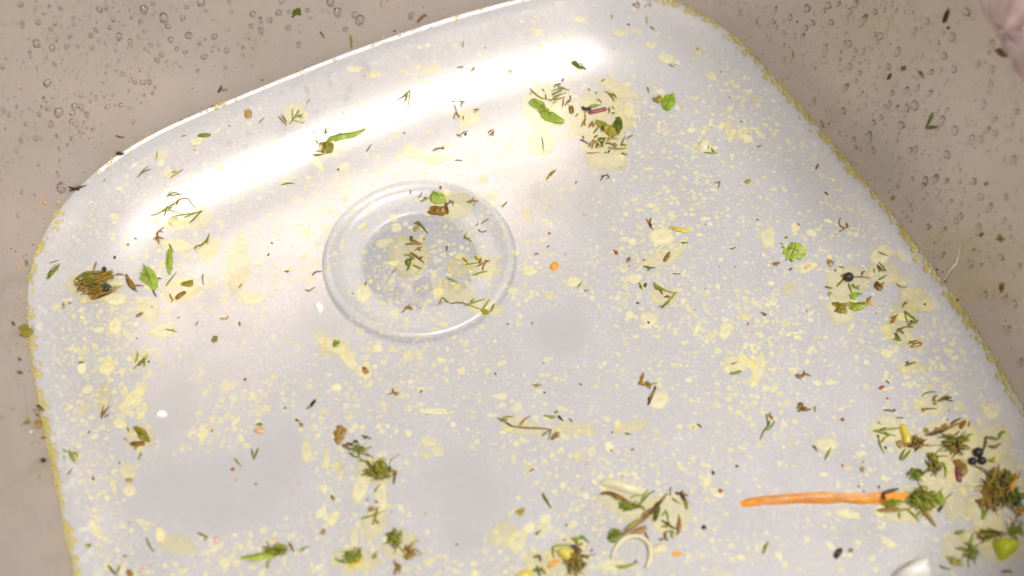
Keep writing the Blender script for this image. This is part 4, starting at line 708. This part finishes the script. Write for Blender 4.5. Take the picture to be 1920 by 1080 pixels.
for k, (x, y, rx, ry, ang) in enumerate(POOLS):
    if not in_water(x, y): continue
    spec = parse(blob_spec(x, y, rx, ry/.84, ang, 13, .16, ro)); C = catmull(spec, 3, True); N = len(C); cen = sum(C, Vector())/N
    o0 = px2w(cen.x, cen.y, 0); vs, fs = [], []
    hh = .00004+.00003*ro.random(); rings = 5
    for j in range(rings):
        f = 1-.22*j if j < 4 else .2
        for c in C:
            q = cen+(c-cen)*f; p = px2w(q.x, q.y, 0); vs.append(p-o0+Vector((0, 0, -.00001+hh*math.sqrt(1-f**4))))
    vs.append(Vector((0, 0, hh)))
    for j in range(rings-1):
        for i in range(N):
            a, b = j*N+i, j*N+(i+1) % N; fs.append((a, a+N, b+N, b))
    for i in range(N): fs.append(((rings-1)*N+i, len(vs)-1, (rings-1)*N+(i+1) % N))
    big = rx*ry > 500
    me = mesh('oil_patch', vs, fs); at = me.attributes.new('thin', 'FLOAT', 'POINT')
    at.data.foreach_set('value', [.72]*N+[.25]*N+[.1]*N+[.2]*N+[.3]*N+[.3])
    o = link('oil_patch', me, M_OILT if (big or k % 3 == 0) else M_OIL); o.location = o0+Vector((0, 0, oilz*(k % 3)))
    form = 'round' if .75 < rx/ry < 1.35 else 'narrow' if rx/ry > 2 or ry/rx > 2 else 'oval'
    reg(o, '%s %s oil patch' % ('large' if big else 'middling' if rx*ry > 220 else 'small', form), x, y, 'oil patch')
    POOLV.append((x, y, rx, ry))
def dens(x, y):
    if not in_water(x, y, .004): return 0
    if in_clear(x, y): return 0
    d = .55
    if 1150 < x < 1460 and 180 < y < 620: d = 1
    if x < 330 and y > 560: d = .9
    if ((x-790)/120)**2+((y-460)/110)**2 < 1: d = 1
    if x > 1350 and y > 800: d = .3
    if x > 1000 and y < 160: d = .4
    if y < .9*(1050-x)*.45+40 and x < 1000: d = .25
    return d*(.35+1.2*max(0, noise.noise(Vector((x*.006, y*.007, 2)))+.35))
def oil_rand(lo, hi, pw):
    while True:
        x, y = ro.uniform(40, 1915), ro.uniform(5, 1079)
        if ro.random() < dens(x, y): return x, y, lo+(hi-lo)*ro.random()**pw
small = []
for k in range(300):
    x, y, r_ = oil_rand(3.6, 10.5, 2.1)
    o = bpy.data.objects.new('oil_droplet', OILM[k % 9]); COL.objects.link(o)
    o.location = px2w(x, y, -.000008); e = ro.uniform(.7, 1.0); s = r_*PXM
    o.scale = (s*ro.uniform(1, 1.25), s*e, .00004); o.rotation_euler = (0, 0, ro.uniform(0, 6.28))
    tag(o, 'small pale yellow oil droplet afloat on the cloudy dishwater', 'oil droplet', 'oil droplets dotted over the dishwater')
    if r_ > 8: reg(o, 'round single oil droplet', x, y, 'oil droplet')
fv, ff = [], []
for k in range(17500):
    x, y, r_ = oil_rand(.75, 3.2, 2.4) if k > 3900 else oil_rand(2., 6., 1.6); s = r_*PXM; c = px2w(x, y, 0); b0 = len(fv); e = ro.uniform(.75, 1.1); n_ = 7
    for i in range(n_):
        a = 2*math.pi*i/n_+k; fv.append(c+Vector((s*math.cos(a), s*e*math.sin(a), -.000005)))
    for i in range(n_):
        a = 2*math.pi*i/n_+k; fv.append(c+Vector((s*.6*math.cos(a), s*.6*e*math.sin(a), .000014)))
    for i in range(n_): ff.append((b0+i, b0+(i+1) % n_, b0+n_+(i+1) % n_, b0+n_+i))
    ff.append(tuple(range(b0+n_, b0+2*n_)))
o = link('fine_oil_droplets', mesh('fine_oil_droplets', fv, ff), M_OIL); tag(o, kind='stuff')

# yellow scum along the waterline
def walk(P, step):
    out = []; C = catmull(P, 10)
    for a, b in zip(C, C[1:]):
        n = max(1, int((b-a).length/step))
        for i in range(n): out.append(a.lerp(b, i/n))
    return out
fv, ff = [], []
def scum_blob(p, n, s, e, h):
    b0 = len(fv); q = n.to_track_quat('Z', 'Y').to_matrix(); N = 8; an = ro.uniform(0, 6)
    jit = [ro.uniform(.7, 1.25) for _ in range(N)]
    for f, z in ((1, -.15), (.75, .7), (.3, 1)):
        for i in range(N):
            a = 2*math.pi*i/N+an; fv.append(p+q@Vector((s*f*jit[i]*math.cos(a), s*f*jit[i]*e*math.sin(a), h*z)))
    for j in range(2):
        for i in range(N): ff.append((b0+j*N+i, b0+j*N+(i+1) % N, b0+(j+1)*N+(i+1) % N, b0+(j+1)*N+i))
    ff.append(tuple(range(b0+2*N, b0+3*N)))
for i in range(NB):
    p = OUT[i]; d = p-CAM; x = 960+FPX*d.dot(RIGHT)/d.dot(FWD); y = 540-FPX*d.dot(UP)/d.dot(FWD)
    if x > 1200 and y > -10: wgt = 1.0
    elif x < 330 and y > 420: wgt = .85
    elif y < 430: wgt = .12
    else: wgt = .2
    wgt *= .4+1.4*max(0, noise.noise(p*60)+.7*noise.noise(p*230)+.3)
    for k in range(int(30*wgt)):
        t = ro.random(); pp = p.lerp(OUT[(i+1) % NB], t); nn = NRM[i]
        off = ro.gauss(-.0003, .0007); s = PXM*(1.2+6.5*ro.random()**2.4)
        if wgt < .2: s *= .6
        zz = .0030*math.exp(min(0, off)/.0023)
        pos = pp+nn*(min(off, .0002)+bowl_off(zz))+Vector((0, 0, zz+.0001)); scum_blob(pos, (Vector((0, 0, 1))-nn*1.2*math.exp(min(0, off)/.0023)).normalized(), s, ro.uniform(.45, 1), s*.16)
o = link('waterline_scum', mesh('waterline_scum', fv, ff), M_SCUM); tag(o, kind='stuff')
fv, ff = [], []
def world_px(p):
    d = p-CAM; return 960+FPX*d.dot(RIGHT)/d.dot(FWD), 540-FPX*d.dot(UP)/d.dot(FWD)
for k in range(1500):
    i = ro.randrange(NB); hgt = abs(ro.gauss(0, .012))+.0015
    p = OUT[i].lerp(OUT[(i+1) % NB], ro.random())+NRM[i]*.02+Vector((0, 0, hgt))
    loc, n, ii, dd = BVH.ray_cast(p-NRM[i]*.05, NRM[i])
    if loc is None: continue
    if n.dot(NRM[i]) > 0: n = -n
    s = PXM*(.45+1.5*ro.random()**3); scum_blob(loc, n, s, ro.uniform(.6, 1), s*.7)
o = link('wall_grit', mesh('wall_grit', fv, ff), MAT['t']); tag(o, kind='stuff')

# ------------------------------------------------------------------ water drops on the walls
DM = []
for k in range(6):
    a, b = dome(20, 8, (.02, .05, .09, .13, .04, .18)[k], 70+k, 1., True)
    m = len(a); a = a+[Vector((v.x, v.y, -.25)) for v in a[:20]]+[Vector((0, 0, -.25))]
    b = b+[(m+i, m+(i+1) % 20, (i+1) % 20, i) for i in range(20)]+[(m+20, m+(i+1) % 20, m+i) for i in range(20)]
    me = mesh('water_drop', a, b); me.materials.append(M_DROP); me.polygons.foreach_set('use_smooth', [True]*len(me.polygons)); DM.append(me)
HAND = '69,82,9 98,90,7 307,34,10 223,69,7.5 320,75,6.5 187,18,7 200,16,5 270,18,9 89,156,9 110,211,11 140,199,7 153,202,7 136,212,6.5 163,215,6 96,233,7 85,187,6 115,352,11 42,46,6 72,42,6 105,75,5 153,180,5 180,183,5 202,201,5.5 135,228,6 268,155,6 280,154,6 295,113,6 298,84,4 332,92,5 348,98,5.5 354,67,8 402,69,7 383,107,7 425,95,7 377,6,8 474,27,7 245,80,6.5 206,52,5 303,103,6 342,34,6 315,50,6 250,228,5 135,260,5 67,260,6 108,257,5 40,263,6 152,248,5 78,262,4 18,215,5 5,125,6 39,9,6 114,16,5 138,33,4 213,37,5 172,90,5 185,75,4 260,70,4 ' \
 '633,23,10 675,38,11 771,30,7 523,24,7 506,38,6 489,38,6 490,58,7 620,5,9 528,3,6 540,52,6 665,28,7 648,55,6 560,84,6 577,20,5 ' \
 '1513,16,9 1553,10,8 1603,8,8 1547,96,8 1617,40,10 1650,68,8 1640,22,7 1592,82,8 1592,125,8 1585,165,8 1580,208,8 1790,245,9 1812,23,10 1785,70,9 1770,105,8 1715,198,10 1700,203,8 1765,227,9 1690,235,9 1630,258,9 1636,282,8 1742,175,7 1683,98,8 1665,125,7 1745,135,7 1788,130,8 1822,262,8 1775,290,9 1752,337,10 1735,340,8 1825,340,8 1728,350,8 1706,282,7 1716,282,7 1667,197,7 1680,203,6 1672,175,6 1698,170,7 1720,165,6 1660,200,5 1637,230,7 1652,220,6 1558,42,7 1571,8,6 1592,22,7 1583,80,5 1505,68,6 1511,52,6 1523,43,7 1481,32,7 1450,40,7 1453,20,6 1527,190,5 1545,20,6 1640,65,6 1645,80,5 1715,58,6 1739,40,7 1773,340,7 1857,88,8 1850,245,7 1865,250,7 1838,370,8 1885,370,7 1855,390,8 1800,405,8 1740,425,7 1793,415,7 1818,495,9 1846,552,8 1884,562,8 1902,570,8 1877,483,8 1834,430,8 1770,430,6 1857,165,7 1865,225,6 1900,300,8 1905,210,7 1910,500,7 1890,620,7 1913,680,7 1840,262,7 1860,130,7 1833,120,6'.split()
WPTS = [tuple(float(v) for v in q.split(',')) for q in HAND]
rw = random.Random(5)
def wall_dens(x, y):
    p, n = hit(x, y)
    if p.z < .006: return 0
    k = max(.0, min(1, (p.z-.010)/.022))
    if x < 960:
        k *= 1 if x < 440 else .35
        k *= .3+1.3*max(0, noise.noise(Vector((x*.011, y*.011, 7)))+.3)
    else:
        k = min(1, k+.22)*(.5 if x > 1780 else 1)*(.4+1*max(0, noise.noise(Vector((x*.01, y*.01, 9)))+.35))
    return k
def place_drop(x, y, r_):
    p, n = hit(x, y)
    if p.z < .002: return None
    g = Vector((0, 0, -1)); g = (g-n*g.dot(n)).normalized(); s = n.cross(g)
    el = rw.uniform(.95, 1.25)
    if x > 960 and rw.random() < .45: el = rw.uniform(1.3, 2.2)
    if x < 960 and rw.random() < .12: el = rw.uniform(1.2, 1.7)
    tw = rw.uniform(-.35, .35); a = g*math.cos(tw)+s*math.sin(tw); b = n.cross(a)
    dist = (p-CAM).length; m = r_*dist/FPX*1.0
    M = Matrix((a*m*el, b*m/math.sqrt(el), n*m*rw.uniform(.6, .8))).transposed().to_4x4(); M.translation = p
    return M
def apart(x, y, r_, k=1.25): return all((x-a)**2+(y-b)**2 > (k*(r_+c))**2 for a, b, c in WPTS)
while len(WPTS) < 300:
    x, y, r_ = rw.uniform(0, 1919), rw.uniform(0, 800), rw.uniform(3.2, 5.4)
    if rw.random() < wall_dens(x, y) and apart(x, y, r_): WPTS.append((x, y, r_))
for k, (x, y, r_) in enumerate(WPTS[:300]):
    M = place_drop(x, y, r_*.88)
    if M is None: continue
    o = bpy.data.objects.new('water_drop', DM[k % 6]); o.cycles.is_caustics_caster = True; COL.objects.link(o); o.matrix_world = M
    side = 'left back' if x < 960 else 'right'
    tag(o, 'clear water drop clinging to the %s steel wall of the sink' % side, 'water drop', 'water drops on the %s wall' % side)
    if r_ >= 8: reg(o, 'large water drop', x, y, 'water drop')
fv, ff = [], []
a0_, b0_ = dome(8, 3, .06, 3, 1., True)
k = 0; NAMED = 300
while k < 1900:
    x, y = rw.uniform(0, 1919), rw.uniform(0, 1000)
    if rw.random() > wall_dens(x, y): continue
    r_ = .8+2.3*rw.random()**2
    if not apart(x, y, r_): continue
    M = place_drop(x, y, r_); k += 1; WPTS.append((x, y, r_))
    if M is None: continue
    b0 = len(fv); fv += [M@Vector((v.x, v.y, v.z-.05)) for v in a0_]; ff += [tuple(i+b0 for i in f) for f in b0_]
    n0 = len(fv); fv.append(M@Vector((0, 0, -.2))); ff += [(b0+(i+1) % 8, b0+i, n0) for i in range(8)]
o = link('fine_water_drops', mesh('fine_water_drops', fv, ff), M_DROP); o.cycles.is_caustics_caster = True; tag(o, kind='stuff')
# the trickle on the right wall and the bubble on the dill
pts, nr = [], []
for c in catmull(parse('1803,455 1800,475 1795,492 1785,505 1776,520 1770,530'), 4):
    p, n = hit(c.x, c.y); pts.append(p+n*.0001); nr.append(n)
a, b = tube(pts, nr, .0007, 8, (.5, .8, 1, 1, 1.2)); o0 = pts[0]
o = link('water_trickle', mesh('water_trickle', [v-o0 for v in a], b), M_DROP); o.cycles.is_caustics_caster = True; o.location = o0; reg(o, 'thin water trickle running down the right wall to the scum line', 1785, 500, 'water trickle')
p, n = hit(327, 418); bm = bmesh.new(); bmesh.ops.create_icosphere(bm, subdivisions=3, radius=.0019); me = bpy.data.meshes.new('water_bubble'); bm.to_mesh(me); bm.free()
o = link('water_bubble', me, M_DROP); o.location = p+Vector((0, 0, .0012)); reg(o, 'clear round water bubble sitting on the spread dill sprig', 327, 418, 'bubble')
# the pink wet thing on the rim at the top right
spec = '1838,-60 1852,-10 1872,32 1893,62 1908,92 1925,130 1960,170 2020,150 2050,60 2010,-40 1940,-90'
o = chunk('n', spec, 'blurred pink wet cloth over the sink edge in the top right corner', 'wet_cloth', .012, cat='cloth', lift=-.002, crinkle=.0022)

# ------------------------------------------------------------------ labels: what each thing looks like and which landmark it lies by
LAND = [('the drain centre', 790, 460), ('the kite shaped leaf', 280, 522), ('the big seed head', 185, 535), ('the slim upright leaf', 318, 490), ('the bright leaf strip', 650, 255), ('the crinkled green leaf', 1025, 207),
        ('the purple red stalk', 1120, 207), ('the two toned leaf', 1252, 192), ('the orange carrot chip', 1040, 499), ('the green dill arrowhead', 1245, 555), ('the ragged green leaf', 1490, 474), ('the wrinkled black berry', 1590, 523),
        ('the green dill triangle', 1706, 600), ('the carrot strip', 1500, 938), ('the peppercorn trio', 1832, 857), ('the yellow strip', 1697, 815), ('the lime green chunk', 1886, 1030), ('the garlic slice', 1165, 914),
        ('the onion ring', 1190, 1035), ('the yellow pulp lump', 1062, 1040), ('the golden papery husk', 637, 817), ('the ragged olive clump', 712, 885), ('the large bottom leaf', 480, 1045), ('the straight edged leaf', 268, 815),
        ('the white flake by the drain', 598, 575), ('the white flake at left', 303, 775), ('the spread dill sprig', 330, 398), ('the tattered brown twig', 1220, 738), ('the root like stem', 985, 795), ('the parsley heap', 1735, 942),
        ('the green wall L', 1747, 230), ('the joined needle V', 762, 190), ('the pale frond fan', 556, 218), ('the small folded leaf', 1084, 123), ('the cream chip', 1320, 270), ('the frayed olive leaf end', 1577, 580),
        ('the white onion chunk', 1712, 1070), ('the looped frond', 130, 862), ('the amber oil ring', 384, 455), ('the peach crumb', 487, 808), ('the stuck leaf tip', 556, 24), ('the dark wall streak', 1774, 30)]
def where(x, y, t):
    dx, dy = x-t[1], y-t[2]
    a = 'above' if dy < 0 else 'below'; s = 'left' if dx < 0 else 'right'
    if abs(dx) > 2.2*abs(dy): return 'to the %s of' % s
    if abs(dy) > 2.2*abs(dx): return a
    return 'to the %s %s of' % ({'above': 'upper', 'below': 'lower'}[a], s)
SELF = 9
used = {}
def unique_desc(d): return sum(1 for t in THINGS if t[1] == d) == 1
rows = []
for o, d, x, y, cat in THINGS:
    if unique_desc(d) and len(d.split()) >= 5: rows.append((o, d, None, 0)); continue
    near = sorted((t for t in LAND if math.hypot(x-t[1], y-t[2]) > 14), key=lambda t: math.hypot(x-t[1], y-t[2]))
    t = near[0]; dist = math.hypot(x-t[1], y-t[2])
    adj = ''
    rows.append((o, '%s %s%s %s' % (d, adj, where(x, y, t), t[0]), near[1] if len(near) > 1 else None, dist))
byl = {}
for r_ in rows: byl.setdefault(r_[1], []).append(r_)
ORD = ['closest', 'second nearest', 'third nearest', 'fourth nearest', 'fifth nearest', 'sixth nearest', 'seventh nearest', 'eighth nearest', 'ninth nearest']
for l, rs in byl.items():
    rs.sort(key=lambda r_: r_[3])
    for k, r_ in enumerate(rs):
        t = l if len(rs) == 1 else '%s %s' % (ORD[min(k, 8)], l)
        r_[0]['label'] = t if len(t.split()) <= 16 else ' '.join(t.replace('to the ', 'at the ').replace('herb twig', 'twig').replace('dill sprig', 'sprig').split()[:16]) if len(t.replace('herb twig', 'twig').replace('dill sprig', 'sprig').split()) <= 16 else ' '.join(w for w in t.split() if w not in ('slim', 'short', 'herb', 'dill'))
for o, d, x, y, cat in THINGS: o['category'] = cat
